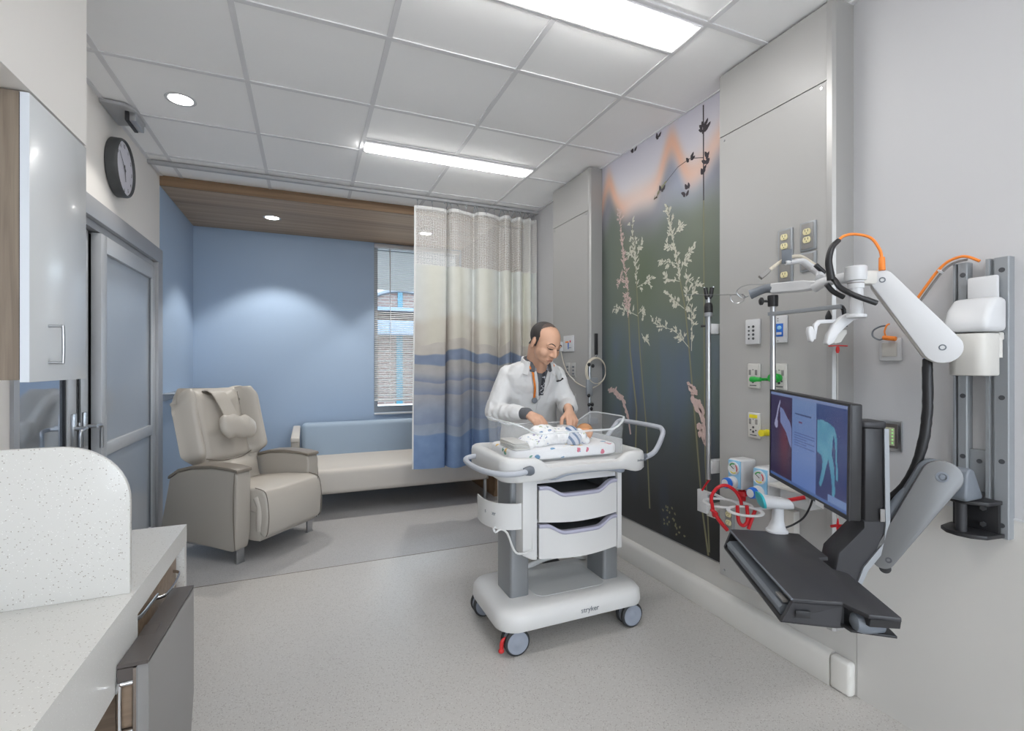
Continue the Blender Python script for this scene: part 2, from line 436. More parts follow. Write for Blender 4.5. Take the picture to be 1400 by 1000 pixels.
# right leaf, slightly proud
def leaf(y0, y1, x0, x1, midz, bot, side, m_st='alu_door'):
    f = MB()
    f.box2((x0, y0, bot), (x1, y0+.085, dz-.13), bev=.004); f.box2((x0, y1-.085, bot), (x1, y1, dz-.13), bev=.004)
    f.box2((x0, y0+.085, dz-.225), (x1, y1-.085, dz-.13), bev=.003); f.box2((x0, y0+.085, bot), (x1, y1-.085, bot+.12), bev=.003)
    if midz: f.box2((x0, y0+.085, midz-.04), (x1, y1-.085, midz+.03), bev=.004)
    l = f.build('door_leaf', m_st, door)
    g = MB().box2(((x0+x1)/2-.006, y0+.08, bot+.1), ((x0+x1)/2+.006, y1-.08, dz-.2)).build('door_glass', 'frost', l, smooth=False)
    b = MB()
    for a in ((y0+.085, y0+.091), (y1-.091, y1-.085)): b.box2(((x0+x1)/2+.006, a[0], bot+.12), (x1-.008, a[1], dz-.225))
    b.build('glazing_bead', 'grey_pl', l, smooth=False)
    return l
L1 = leaf(3.30, 4.325, XL-.045, XL+.002, .84, .02, 1)
L1['label'] = 'sliding door leaf with frosted glass'
f2 = MB()
f2.box2((XL-.10, 3.055, .02), (XL-.052, 3.15, dz-.13), bev=.004); f2.box2((XL-.10, 2.46, .02), (XL-.052, 2.50, dz-.13)); f2.box2((XL-.10, 2.50, dz-.2), (XL-.052, 3.055, dz-.13)); f2.box2((XL-.10, 2.5, .02), (XL-.052, 3.055, .15))
L2 = f2.build('door_leaf', 'alu_door', door)
M['mirror_glass'] = mat('reflective blue grey glass', (176, 188, 204), .06, metal=.75)
MB().box2((XL-.078, 2.495, .15), (XL-.07, 3.04, dz-.2)).build('door_glass', 'mirror_glass', L2, smooth=False)
MB().box2((XL-.074, 3.04, .15), (XL-.060, 3.055, dz-.2)).build('glazing_bead', 'black', L2, smooth=False)
MB().box2((XL-.049, 3.155, .02), (XL-.044, 3.172, dz-.13)).box2((XL-.06, 3.262, .02), (XL-.05, 3.295, dz-.13)).build('weather_seal', 'black', door, smooth=False)
MB().box2((XL-.062, 3.175, .02), (XL-.042, 3.26, dz-.13), bev=.003).build('door_stile', 'alu_door', door)
# black sheet painted in for the darkness behind the gap
struct('wall_left_dark_sheet', MB().box2((XL-.15, 2.42, 0), (XL-.125, YA, 2.17)), 'black', smooth=False)
for (hy, dr, hx) in ((3.20, 1, XL-.042), (3.10, -1, XL-.052)):
    h = MB().box2((hx, hy-.022, .88), (hx+.012, hy+.022, 1.06), bev=.003)
    h.cyl((hx, hy, .985), (hx+.058, hy, .985), .010, seg=12)
    h.tube([(hx+.055, hy, .985), (hx+.057, hy+dr*.055, .982), (hx+.056, hy+dr*.068, .97), (hx+.055, hy+dr*.07, .93), (hx+.055, hy+dr*.07, .86)], .009, smooth=4)
    h.build('door_handle', 'steel', L2 if dr < 0 else door)
MB().lathe((XL-.041, 3.142, 1.0), (1, 0, 0), [(-.012, .012), (.004, .012), (.005, .009)], 14).build('keyhole', 'steel', door)

# ---- lamps in the ceiling
def emis(name, rgb, st):
    m = bpy.data.materials.new(name); m.use_nodes = True; nt = m.node_tree; nt.nodes.clear()
    e = nt.nodes.new('ShaderNodeEmission'); e.inputs[0].default_value = rgb+(1,); e.inputs[1].default_value = st
    o = nt.nodes.new('ShaderNodeOutputMaterial'); nt.links.new(e.outputs[0], o.inputs[0]); return m
M['led'] = emis('lamp diffuser', (1, .985, .965), 11.6)
M['led_soft'] = emis('lamp side lens', (1, .985, .97), 1.1)
M['led_spot'] = emis('downlight lens', (1, .975, .94), 8)
def troffer(x0, x1, y0, y1, label):
    t = thing('ceiling_lamp', label, 'ceiling light', ((x0+x1)/2, (y0+y1)/2, CH-.006), 'long recessed ceiling lamps')
    f = MB(); w = .008
    f.box2((x0, y0, CH-.012), (x1, y0+w, CH-.0055)).box2((x0, y1-w, CH-.012), (x1, y1, CH-.0055)).box2((x0, y0+w, CH-.012), (x0+w, y1-w, CH-.0055)).box2((x1-w, y0+w, CH-.012), (x1, y1-w, CH-.0055))
    f.build('lamp_frame', 'tee', t, smooth=False)
    d = MB().box2((x0+w, y0+w+.035, CH-.034), (x1-w-.04, y1-w-.035, CH-.0055), bev=.008); d.build('diffuser', 'led', t, smooth=False)
    e = MB().box2((x0+w, y0+w, CH-.009), (x1-w, y0+w+.035, CH-.0056)).box2((x0+w, y1-w-.035, CH-.009), (x1-w, y1-w, CH-.0056)).box2((x1-w-.04, y0+w+.035, CH-.009), (x1-w, y1-w-.035, CH-.0056))
    e.build('side_lens', 'led_soft', t, smooth=False)
    return t
R0 = .9617
troffer(TX[2]+.012, TX[4]-.012, R0+.61*3.73, R0+.61*4-.012, 'narrow recessed ceiling lamp nearest the curtain track')
troffer(TX[2]+.012, TX[4]-.012, R0+.61*1+.012, R0+.61*1.335, 'long recessed ceiling lamp at the top edge of the photo')
troffer(TX[2]+.012, TX[4]-.012, R0-.61*2+.012, R0-.61*1.665, 'long recessed ceiling lamp above the photographer')
troffer(TX[2]+.012, TX[4]-.012, R0-.61*4.4, R0-.61*4.05, 'added unseen ceiling lamp at the rear of the room')  # extra lamp behind the camera, out of view, added to light the room
def downlight(x, y, zc, label, pw=25):
    t = thing('downlight', label, 'ceiling light', (x, y, zc-.004), 'round ceiling downlights')
    MB().lathe((x, y, zc+.001), (0, 0, -1), [(0, .075), (.004, .074), (.006, .066), (.003, .058), (.0, .058)], 32, cap=False).build('lamp_ring', 'white', t)
    MB().lathe((x, y, zc-.0005), (0, 0, -1), [(0, .057), (.002, .057)], 32).build('lamp_lens', 'led_spot', t, smooth=False)
    ld = bpy.data.lights.new('lamp_beam', 'SPOT'); ld.energy = pw; ld.spot_size = math.radians(99); ld.spot_blend = .35; ld.shadow_soft_size = .03; ld.color = (1, .97, .92)
    lo = bpy.data.objects.new('lamp_beam', ld); COL.objects.link(lo); lo.parent = t; lo.location = (0, 0, -.012)
downlight(-.631, 3.13, CH, 'round downlight in the white ceiling beside the clock', 7)
downlight(-.299, 5.03, ZA, 'round downlight in the wood ceiling above the recliner')
downlight(1.136, 5.02, ZA, 'round downlight in the wood ceiling seen through the curtain mesh')
# ---- outside
M['brick'] = None
def brickmat():
    m, nt, b = newmat('red brick'); tc = nt.nodes.new('ShaderNodeTexCoord'); mp = nt.nodes.new('ShaderNodeMapping')
    mp.inputs['Rotation'].default_value = (PI/2, 0, 0); nt.links.new(tc.outputs['Object'], mp.inputs['Vector'])
    t = nt.nodes.new('ShaderNodeTexBrick'); t.inputs['Color1'].default_value = srgb(112, 94, 89); t.inputs['Color2'].default_value = srgb(92, 72, 68); t.inputs['Mortar'].default_value = srgb(118, 112, 108)
    t.inputs['Scale'].default_value = 1; t.inputs['Brick Width'].default_value = .3; t.inputs['Row Height'].default_value = .1; t.inputs['Mortar Size'].default_value = .02
    nt.links.new(mp.outputs[0], t.inputs['Vector']); nt.links.new(t.outputs[0], b.inputs['Base Color']); b.inputs['Roughness'].default_value = .8
    return m
M['brick'] = brickmat()
M['teal_pane'] = mat('teal window glass', (50, 99, 116), .2)
M['roof'] = mat('pale metal roof', (100, 115, 132), .4)
by = 16
bd = thing('brick_building', 'brick building with teal window strip and arched gable outside the window', 'building', (2.3, by, 0))
poly = [(-2, 0), (7, 0), (7, 3.12)] + [(2.85+1.05*math.cos(a), 3.12+.52*math.sin(a)) for a in [i*PI/20 for i in range(21)]] + [(-2, 3.12)]
MB().prism(poly, by, by+4, 'Y').build('wall', 'brick', bd, smooth=False)
MB().tube([(2.85+1.1*math.cos(a), by-.03, 3.12+.56*math.sin(a)) for a in [i*PI/20 for i in range(21)]], .07, seg=6, smooth=0).build('arch_trim', 'grey_pl', bd)
MB().box2((-2.2, by-1.0, 2.92), (7.2, by, 3.02)).box2((-2.2, by-.96, 2.2), (7.2, by-.02, 2.62)).build('canopy', 'roof', bd, smooth=False)
MB().box2((2.70, by-.04, 3.02), (2.86, by, 3.62)).build('window_strip', 'teal_pane', bd, smooth=False)
MB().box2((2.66, by-.04, 0), (2.86, by, 2.2)).build('window_strip', 'teal_pane', bd, smooth=False)
MB().box2((3.22, by-.04, .6), (3.6, by, 1.9)).build('window_strip', 'teal_pane', bd, smooth=False)
cn = thing('reflection_canopy', 'added grey canopy outside standing in for the reflection in the upper window glass', 'canopy', (1.5, 7, 2.5))  # added slab imitates the grey room reflection at the window top
MB().box2((-1.5, YB+.2, 2.62), (6, 8.9, 2.8)).build('reflection_slab', 'grey_lam', cn, smooth=False)
for x in (-1.4, 5.6): MB().box2((x, 8.6, -.5), (x+.2, 8.8, 2.62)).build('post', 'grey_pl', cn, smooth=False)
struct('ground', MB().box2((-30, -40, -.6), (30, 40, -.5)), 'floor', smooth=False)
# sky
w = bpy.data.worlds.new('sky'); SC.world = w; w.use_nodes = True; nt = w.node_tree
bg = nt.nodes['Background']; bg.inputs[0].default_value = (.80, .89, 1, 1); bg.inputs[1].default_value = 3.0
# camera
cam = bpy.data.cameras.new('camera'); co = bpy.data.objects.new('camera', cam); COL.objects.link(co)
co.location = (0, 0, 1.312); co.rotation_euler = (PI/2, 0, -.3977); cam.sensor_width = 36; cam.lens = 36*666.84/1400; cam.shift_y = -2.63/1400; cam.clip_start = .02
SC.camera = co
SC.view_settings.view_transform = 'Standard'; SC.view_settings.look = 'None'; SC.view_settings.gamma = 1; SC.view_settings.use_curve_mapping = False; SC.view_settings.exposure = 1.34
SC.cycles.diffuse_bounces = 8; SC.cycles.max_bounces = 16; SC.cycles.transparent_max_bounces = 24; SC.cycles.sample_clamp_indirect = 6
# ================================================================ UPPER CABINET, BULKHEAD, DESK
struct('wall_left_bulkhead', MB().box2((XL, YR, 2.04), (-.68, 2.055, CH)), 'paint', smooth=False)
cb = thing('wall_cabinet', 'wall cabinet with taupe wood side and glossy white door under the bulkhead', 'cabinet', (-.87, 1.87, 1.268))
MB().box2((XL, 1.70, 1.268), (-.705, 2.052, 2.036)).build('cabinet_body', 'wood_cab', cb, smooth=False)
MB().box2((-.705, 1.70, 1.27), (-.7005, 2.05, 2.034)).build('gap_shade', 'black', cb, smooth=False)  # black strip standing in for the shaded gap beside the door
cd = MB().box2((-.7, 1.692, 1.262), (-.680, 2.053, 2.032), bev=.0015).build('cabinet_door', 'gloss_white', cb)
MB().box2((-.6995, 1.6905, 1.2625), (-.6805, 1.6922, 2.0315)).build('edge_band', 'white_edge', cd, smooth=False)
MB().tube([(-.68, 1.795, 1.315), (-.652, 1.795, 1.315), (-.647, 1.795, 1.322), (-.647, 1.795, 1.412), (-.652, 1.795, 1.419), (-.68, 1.795, 1.419)], .0042, smooth=3).build('handle', 'steel', cd)

wt = thing('desk', 'white speckled quartz desk with a curved side splash and wood drawer', 'desk', (-.7, 1.2, 0))
w_ = MB()
w_.box2((XL+.003, .2, .722), (-.38, 1.972, .762))
w_.build('worktop', 'quartz', wt)
MB().box2((-.40, .2, .60), (-.38, 1.447, .722)).box2((-.40, 1.447, .702), (-.38, 1.972, .722)).build('front_apron', 'quartz', wt, smooth=False)
MB().box2((XL+.003, 1.944, 0), (-.381, 1.972, .722)).build('end_panel', 'quartz', wt, smooth=False)
pr = [(XL+.003, .762), (-.391, .762), (-.391, .985)]
for k in range(1, 13):
    a = PI/2*k/12; pr.append((-.391-.135+.135*math.cos(a), .985+.135*math.sin(a)))
pr.append((XL+.003, 1.1205))
MB().prism(pr, 1.43, 1.4445, 'Y', bev=.0015).build('side_splash', 'quartz', wt)
dr = MB().box2((-.42, 1.475, .50), (-.402, 1.930, .70), bev=.001).build('drawer', 'wood_drawer', wt)
MB().tube([(-.402, 1.69, .636), (-.386, 1.70, .635), (-.380, 1.72, .634), (-.377, 1.79, .632), (-.380, 1.86, .634), (-.386, 1.88, .635), (-.402, 1.89, .636)], .0052, smooth=4, flat=.6).build('handle', 'chrome', dr)
MB().box2((XL+.01, 1.46, .02), (-.425, 1.94, .698)).build('drawer_carcass', 'wood_drawer', wt, smooth=False)
MB().box2((XL+.01, .25, .02), (-.47, 1.30, .60)).build('cabinet_carcass', 'wood_drawer', wt, smooth=False)
MB().box2((-.47, 1.02, .05), (-.452, 1.10, .595)).build('carcass_door', 'wood_warm', wt, smooth=False)

gp = thing('pull_out_bin', 'dark grey laminate pull-out bin front standing open below the desk drawer', 'bin', (-.36, 1.54, 0))
MB().prism([(1.306, .12), (1.306, .655), (1.772, .622), (1.772, .298), (1.70, .12)], -.343, -.323, 'X').build('front_panel', 'grey_lam', gp, smooth=False)
MB().prism([(1.30, .652), (1.30, .660), (1.772, .627), (1.772, .619)], -.378, -.323, 'X').build('top_edge', 'grey_lam_dk', gp, smooth=False)
MB().box2((-.378, 1.50, .14), (-.344, 1.76, .60)).build('bin_body', 'grey_lam_dk', gp, smooth=False)
c_ = MB()
c_.tube([(-.350, 1.300, .618), (-.370, 1.298, .618), (-.374, 1.298, .612), (-.374, 1.298, .52), (-.370, 1.298, .512), (-.350, 1.300, .512)], .0055, smooth=3)
c_.box2((-.349, 1.296, .20), (-.343, 1.312, .65))
c_.build('pull_frame', 'chrome', gp)
MB().box2((-.378, 1.30, .622), (-.344, 1.50, .650)).build('top_rail', 'grey_lam_dk', gp, smooth=False)
MB().box2((-.376, 1.31, .515), (-.354, 1.33, .628)).build('pull_backing', 'wood_drawer', gp, smooth=False)
MB().tube([(-.402, 1.50, .668), (-.392, 1.52, .665), (-.39, 1.62, .66), (-.39, 1.66, .657)], .006, flat=.5).build('lever', 'steel', gp)

# ================================================================ CLOCK, CEILING PLATE, SHELF
ck = thing('wall_clock', 'round wall clock with charcoal rim on the left wall above the sliding door', 'clock', (XL, 3.50, 2.45))
c0 = Vector((XL, 3.50, 2.45)); R_ = .166
MB().lathe(c0, (1, 0, 0), [(.0, R_-.008), (.006, R_), (.046, R_), (.056, R_-.004), (.06, R_-.010), (.054, R_-.014), (.046, R_-.015)], 48, cap=False).build('clock_rim', 'clock_rim', ck)
cf = MB().lathe(c0, (1, 0, 0), [(.040, R_-.012), (.0465, R_-.0125)], 40).build('clock_face', 'clock_face', ck, smooth=False)
for h in range(12):
    a = PI/2-h*PI/6
    Mx = frame(c0+Vector((.047, math.cos(a)*(R_-.038)*1, math.sin(a)*(R_-.038))), (0, 1, 0), (0, 0, 1))
    text(str(12 if h == 0 else h), .03, Mx, 'numeral', 'print', cf, .0004)
def hand(a, L, w, n):
    d = Vector((0, math.cos(a), math.sin(a))); p = Vector((0, -d.z, d.y))
    MB()._merge(bmesh.new())
    m = MB(); q = c0+Vector((.050, 0, 0))
    m._add([q-d*.02-p*w, q-d*.02+p*w, q+d*L+p*w*.6, q+d*L-p*w*.6, q-d*.02-p*w+V(.001, 0, 0), q-d*.02+p*w+V(.001, 0, 0), q+d*L+p*w*.6+V(.001, 0, 0), q+d*L-p*w*.6+V(.001, 0, 0)], [(0, 1, 2, 3), (4, 5, 6, 7), (0, 1, 5, 4), (1, 2, 6, 5), (2, 3, 7, 6), (3, 0, 4, 7)])
    m.build(n, 'print', ck, smooth=False)
hand(math.radians(140), .115, .0028, 'minute_hand'); hand(math.radians(-80), .075, .004, 'hour_hand')

ep = thing('exit_sign', 'grey ceiling plate with small edge-on hanging sign above the wall clock', 'sign', (-.97, 3.42, CH))
MB().prism([(-1.028, 3.26), (-.92, 3.27), (-.885, 3.32), (-.885, 3.52), (-1.028, 3.56)], CH-.024, CH-.006, 'Z', bev=.003).build('mounting_plate', 'track', ep)
MB().box2((-.935, 3.33, CH-.075), (-.915, 3.50, CH-.024), bev=.003).build('sign_edge', 'black_soft', ep)
MB().box2((-.915, 3.335, CH-.072), (-.885, 3.495, CH-.024), bev=.003).build('sign_panel', 'steel', ep)

sh = thing('wall_shelf', 'small clear shelf with hooks on the blue side wall behind the recliner', 'shelf', (XL, 4.95, 1.07))
M['clear'] = mat('clear acrylic', (232, 238, 244), .08, trans=.0, alpha=.30, spec=.6)
M['clear_edge'] = mat('clear acrylic edge', (214, 222, 230), .1, alpha=.55, spec=.7)
MB().box2((XL, 4.50, 1.072), (-.93, 5.45, 1.080), bev=.002).box2((XL, 4.5, 1.02), (-1.024, 5.45, 1.072)).build('shelf_board', 'clear_edge', sh)
for i in range(6):
    y = 4.53+i*.16
    MB().tube([(-.94, y, 1.072), (-.94, y, .99), (-.945, y, .975), (-.955, y, .985)], .003, smooth=3).build('hook', 'steel', sh)

# ================================================================ HEADWALLS + MURAL
def headwall(y0, y1, x, label):
    t = thing('headwall_panel', label, 'wall panel', (XR-.05, (y0+y1)/2, .27), 'grey headwall columns')
    MB().box2((x, y0+.03, .27), (XR-.0005, y1, CH-.008)).build('panel_body', 'greige', t, smooth=False)
    f = MB(); f.box2((x-.006, y0+.028, .275), (x, y1-.002, 2.424)).box2((x-.006, y0+.028, 2.430), (x, y1-.002, CH-.012))
    f.build('front_sheet', 'greige', t, smooth=False)
    e = MB().prism([(XR-.0005, y0), (x+.006, y0), (x-.006, y0+.008), (x-.008, y0+.028), (x, y0+.03), (XR-.0005, y0+.03)], .27, CH-.008, 'Z')
    e.build('corner_trim', 'greige_edge', t, angle=20)
    for z in (2.405, .30):
        for y in (y0+.05, y1-.03): MB().cyl((x-.0085, y, z), (x-.005, y, z), .005, seg=10).build('screw', 'steel', t)
    return t
headwall(1.26, 1.83, 1.89, 'wide grey headwall column right of the meadow mural, full height with outlets')
headwall(3.033, 3.605, 1.89, 'grey headwall column left of the meadow mural beside the curtain')

def vcol(me, name, fn):
    ca = me.color_attributes.new(name, 'FLOAT_COLOR', 'POINT')
    for i, v in enumerate(me.vertices): ca.data[i].color = fn(v.co)
mu = MB()
MX = 1.988; Y0m, Y1m, Z0m, Z1m = 1.832, 3.031, .272, CH-.006
nu, nv = 70, 150
mu.grid(lambda u, v: Vector((MX, Y0m+(Y1m-Y0m)*u, Z0m+(Z1m-Z0m)*v)), nu, nv)
mm, nt, b = newmat('printed meadow picture'); at = nt.nodes.new('ShaderNodeAttribute'); at.attribute_name = 'print'
nt.links.new(at.outputs['Color'], b.inputs['Base Color']); b.inputs['Roughness'].default_value = .42
M['mural'] = mm
ml = thing('mural', 'tall meadow photo mural of grass seed heads between the grey headwall columns', 'mural', (MX, 2.4, .27))
MB().box2((MX+.0005, Y0m, Z0m), (XR-.0005, Y1m, Z1m)).build('backing_board', 'black', ml, smooth=False)
mo = mu.build('printed_sheet', 'mural', ml, smooth=False)
def lerp(a, b, t): t = max(0, min(1, t)); return tuple(x+(y-x)*t for x, y in zip(a, b))
def sm(a, b, x): t = max(0, min(1, (x-a)/(b-a))); return t*t*(3-2*t)
def art(co):
    y = co.y+2.4*0+ml.location.y; z = co.z+ml.location.z
    # horizon silhouette height as a function of y (large y = far left of the picture)
    hz = 2.37 + .26*math.exp(-((y-2.95)/.09)**2) + .27*math.exp(-((y-2.30)/.10)**2) + .12*math.exp(-((y-1.90)/.12)**2) - .02*math.sin(y*9)
    hz2 = 2.26+.10*math.exp(-((y-2.30)/.13)**2)+.16*math.exp(-((y-2.88)/.10)**2)+.05*math.sin(y*7)
    n = noise.noise(Vector((y*3.2, z*1.3, 1.7))); n2 = noise.noise(Vector((y*7, z*2.2, 5.1)))
    sky = lerp((212, 209, 214), (198, 196, 208), (z-2.4)/.35)
    c = sky
    # orange glow hugging the silhouette
    dzz = z-hz-.03*n2
    o = math.exp(-(dzz/(.085 if dzz > 0 else .15))**2)
    c = lerp(c, (224, 176, 150), o*(.62+.35*math.exp(-((y-2.92)/.14)**2)+.2*math.exp(-((y-2.3)/.16)**2)+.3*n))
    dark = sm(hz+.0, hz-.17, z)
    hill = lerp((122, 122, 130), (152, 160, 180), math.exp(-((y-2.16)/.2)**2)*.9)
    c = lerp(c, hill, dark)
    green = lerp((112, 120, 102), (96, 106, 98), n+.5)
    c = lerp(c, green, sm(hz2+.03, hz2-.22, z))
    n3 = noise.noise(Vector((y*13, z*.9, 8.8)))
    blue = lerp((92, 106, 106), (94, 108, 132), sm(-.4, .3, n2))
    blue = lerp(blue, (104, 108, 84), .5*sm(.1, .5, n3))
    c = lerp(c, blue, sm(1.75, 1.25, z)*(.65+.35*n))
    c = lerp(c, (84, 98, 74), .5*math.exp(-((y-2.55)/.12)**2)*math.exp(-((z-1.9)/.25)**2))
    c = lerp(c, (92, 96, 60), .6*math.exp(-((y-2.10)/.05)**2)*sm(1.25, .9, z)*sm(.2, .6, z))
    c = lerp(c, (70, 72, 74), sm(1.15, .65, z)*.85)
    c = lerp(c, (54, 54, 54), sm(.7, .35, z))
    c = lerp(c, (66, 74, 92), .4*sm(.05, .5, n2)*sm(1.5, .9, z))
    c = lerp(c, (58, 66, 62), .5*sm(2.9, 3.04, y)*sm(2.4, 2.0, z))
    return srgb(*c)
vcol(mo.data, 'print', art)
rg = random.Random(5)
def q2(p, off=0): return Vector((MX-.0008-off, p[0], p[1]))
class Strip:
    def __init__(s): s.m = MB(); s.k = 0
    def leafy(s, p, d, L, w):
        s.k += 1; off = .0001*(s.k % 12)
        d = Vector((d[0], d[1])).normalized(); n = Vector((-d.y, d.x)); p = Vector(p)
        pts = [p, p+d*L*.35+n*w, p+d*L*.75+n*w*.7, p+d*L, p+d*L*.7-n*w*.6, p+d*L*.3-n*w]
        s.m._add([q2(x, off) for x in pts], [tuple(range(6))])
    def stem(s, pts, w0, w1):
        P = []
        for i in range(len(pts)-1):
            for k in range(4):
                t = k/4; P.append(Vector(pts[i]).lerp(Vector(pts[i+1]), t))
        P.append(Vector(pts[-1])); n = len(P)
        for i in range(n-1):
            d = (P[i+1]-P[i]).normalized(); nn = Vector((-d.y, d.x)); a = w0+(w1-w0)*i/n; b_ = w0+(w1-w0)*(i+1)/n
            s.m._add([q2(P[i]-nn*a), q2(P[i]+nn*a), q2(P[i+1]+nn*b_), q2(P[i+1]-nn*b_)], [(0, 1, 2, 3)])
        return P
    def head(s, pts, n, L, w, spread, t0=0):
        pts = [Vector(p) for p in pts]; seg = [(pts[i+1]-pts[i]).length for i in range(len(pts)-1)]; T = sum(seg)
        for _ in range(n):
            t = (t0+(1-t0)*rg.random())*T; i = 0
            while i < len(seg)-1 and t > seg[i]: t -= seg[i]; i += 1
            d = (pts[i+1]-pts[i]).normalized(); p = pts[i]+d*t; a = rg.uniform(-spread, spread)
            dd = Vector((d.x*math.cos(a)-d.y*math.sin(a), d.x*math.sin(a)+d.y*math.cos(a)))
            s.leafy(p+Vector((rg.uniform(-1, 1), rg.uniform(-1, 1)))*w*1.2, dd, L*rg.uniform(.6, 1.2), w*rg.uniform(.6, 1.1))
A = [(2.641, .627), (2.626, 1.012), (2.696, 1.397), (2.713, 1.647), (2.724, 1.816), (2.761, 1.99), (2.789, 2.148), (2.818, 2.378)]
B = [(2.493, .40), (2.529, .928), (2.591, 1.394), (2.612, 1.638), (2.625, 1.818), (2.643, 2.017), (2.678, 2.238)]
Cc = [(2.007, .28), (2.049, .504), (2.093, .897), (2.149, 1.384), (2.181, 1.625), (2.221, 1.787), (2.263, 1.969), (2.305, 2.125), (2.331, 2.258)]
D_ = [(2.043, 2.72), (2.041, 2.327), (2.039, 1.786), (2.037, 1.381), (2.03, .8), (2.0, .3)]
M['g_stem'] = mat('printed stem', (134, 132, 106), .6); M['g_pale'] = mat('printed pale seeds', (204, 203, 188), .6, vary=.25, vscale=40)
M['g_white'] = mat('printed white seeds', (196, 202, 192), .6, vary=.2, vscale=40); M['g_pink'] = mat('printed pink seeds', (206, 182, 176), .6, vary=.25, vscale=40); M['g_dark'] = mat('printed dark buds', (62, 56, 62), .6)
for pts_, a_, b__ in ((A, .0085, .004), (B, .0065, .003), (Cc, .0065, .003), ([(2.041, 2.20)]+D_[2:], .0035, .005)):
    st = Strip(); st.stem(pts_, a_, b__); st.m.build('printed_stem', 'g_stem', ml, smooth=False, recalc=False)
BR = dict(B1=[(2.625, 1.81), (2.561, 1.824), (2.451, 1.846)], B2=[(2.638, 1.999), (2.599, 2.056), (2.561, 2.096)], B3=[(2.612, 1.622), (2.719, 1.665), (2.877, 1.715)], B4=[(2.574, 1.506), (2.536, 1.456), (2.524, 1.487)], B5=[(2.607, 1.637), (2.561, 1.665), (2.548, 1.632)], B6=[(2.64, 1.99), (2.70, 2.06), (2.73, 2.05)],
 C1=[(2.189, 1.626), (2.263, 1.677), (2.353, 1.756)], C2=[(2.242, 1.892), (2.327, 1.923), (2.405, 1.945)], C3=[(2.231, 1.832), (2.171, 1.921), (2.1, 1.964)], C4=[(2.177, 1.625), (2.123, 1.703), (2.081, 1.786)], C5=[(2.221, 1.787), (2.284, 1.805), (2.349, 1.825)], C6=[(2.146, 1.398), (2.263, 1.503), (2.463, 1.565)], C7=[(2.132, 1.383), (2.128, 1.522), (2.132, 1.634)], C8=[(2.252, 1.966), (2.305, 2.007), (2.349, 2.024)], C9=[(2.284, 2.061), (2.242, 2.094), (2.211, 2.115)], C10=[(2.171, 1.667), (2.177, 1.752), (2.152, 1.805)])
def head_part(pts_, n, L, w, sp, m_, t0=0, stem=None):
    p_ = Strip()
    p_.stem(pts_, .0022, .0012)
    # small side twigs carry the seeds
    P = [Vector(q) for q in pts_]; tot = sum((P[i+1]-P[i]).length for i in range(len(P)-1))
    for _ in range(max(3, int(tot/.035))):
        t = (t0+(1-t0)*rg.random())*(len(P)-1); i = min(int(t), len(P)-2); q = P[i].lerp(P[i+1], t-i); d = (P[i+1]-P[i]).normalized(); a = rg.choice((-1, 1))*rg.uniform(.5, 1.1)
        dd = Vector((d.x*math.cos(a)-d.y*math.sin(a), d.x*math.sin(a)+d.y*math.cos(a))); e = q+dd*rg.uniform(.02, .05)
        p_.stem([tuple(q), tuple(e)], .001, .0008); p_.head([tuple(q), tuple(e)], 5, L, w, .7, .3)
    p_.head(pts_, n, L, w, sp, t0)
    p_.m.build('printed_seed_head', m_, ml, smooth=False, recalc=False)
for k, v in BR.items(): head_part(v, 26 if k in ('B3', 'C6', 'C1', 'C3') else 16, .024, .0056, .8, 'g_pale', .2)
head_part(B[4:], 70, .024, .0055, .8, 'g_pale'); head_part(Cc[5:], 90, .024, .0055, .8, 'g_pale')
head_part(A[3:], 190, .022, .0045, 1.1, 'g_pink'); head_part([(2.75, 1.86), (2.80, 1.90), (2.84, 1.85)], 26, .026, .005, 1, 'g_pink'); head_part([(2.72, 1.62), (2.70, 1.74), (2.73, 1.78)], 26, .026, .0045, .8, 'g_pink')
for a in ([(2.183, 1.226), (2.132, 1.178), (2.087, 1.099), (2.049, 1.022)], [(2.06, .98), (2.03, .90)]):
    p_ = Strip(); p_.head(a, 36, .05, .016, .6); p_.m.build('printed_seed_head', 'g_pink', ml, smooth=False, recalc=False)
p_ = Strip(); p_.stem([(2.945, 1.115), (2.873, 1.129), (2.787, 1.074), (2.72, .965), (2.69, .84)], .014, .007); p_.head([(2.95, 1.115), (2.873, 1.129), (2.787, 1.074), (2.72, .965)], 26, .035, .012, .8)
p_.m.build('printed_seed_head', 'g_pink', ml, smooth=False, recalc=False)
p_ = Strip(); p_.stem([(2.043, 2.72), (2.041, 2.20)], .0045, .003); p_.stem([(2.043, 2.433), (2.142, 2.468), (2.242, 2.455), (2.349, 2.40), (2.45, 2.33)], .002, .0015)
for (y, z) in ((2.04, 2.60), (2.045, 2.57), (2.03, 2.585), (2.14, 2.455), (2.02, 2.42), (2.055, 2.35), (2.03, 2.39), (2.16, 2.30), (2.18, 2.27), (2.66, 2.70), (2.42, 2.70), (2.38, 2.36)):
    for _ in range(3): p_.leafy((y+rg.uniform(-.012, .012), z+rg.uniform(-.01, .01)), (rg.uniform(-1, 1), rg.uniform(.2, 1)), .04, .011)
p_.m.build('printed_dark_buds', 'g_dark', ml, smooth=False, recalc=False)
p_ = Strip()
for (y, z) in ((2.324, .458), (2.28, .388), (2.356, .352), (2.219, .318), (2.30, .42), (2.25, .36), (2.34, .40)):
    for _ in range(3): p_.leafy((y+rg.uniform(-.03, .03), z+rg.uniform(-.02, .02)), (rg.uniform(-1, 1), rg.uniform(-1, 1)), .02, .007)
p_.head([(2.45, 2.33), (2.36, 2.40)], 14, .03, .006, .8)
p_.m.build('printed_flecks', 'g_stem', ml, smooth=False, recalc=False)

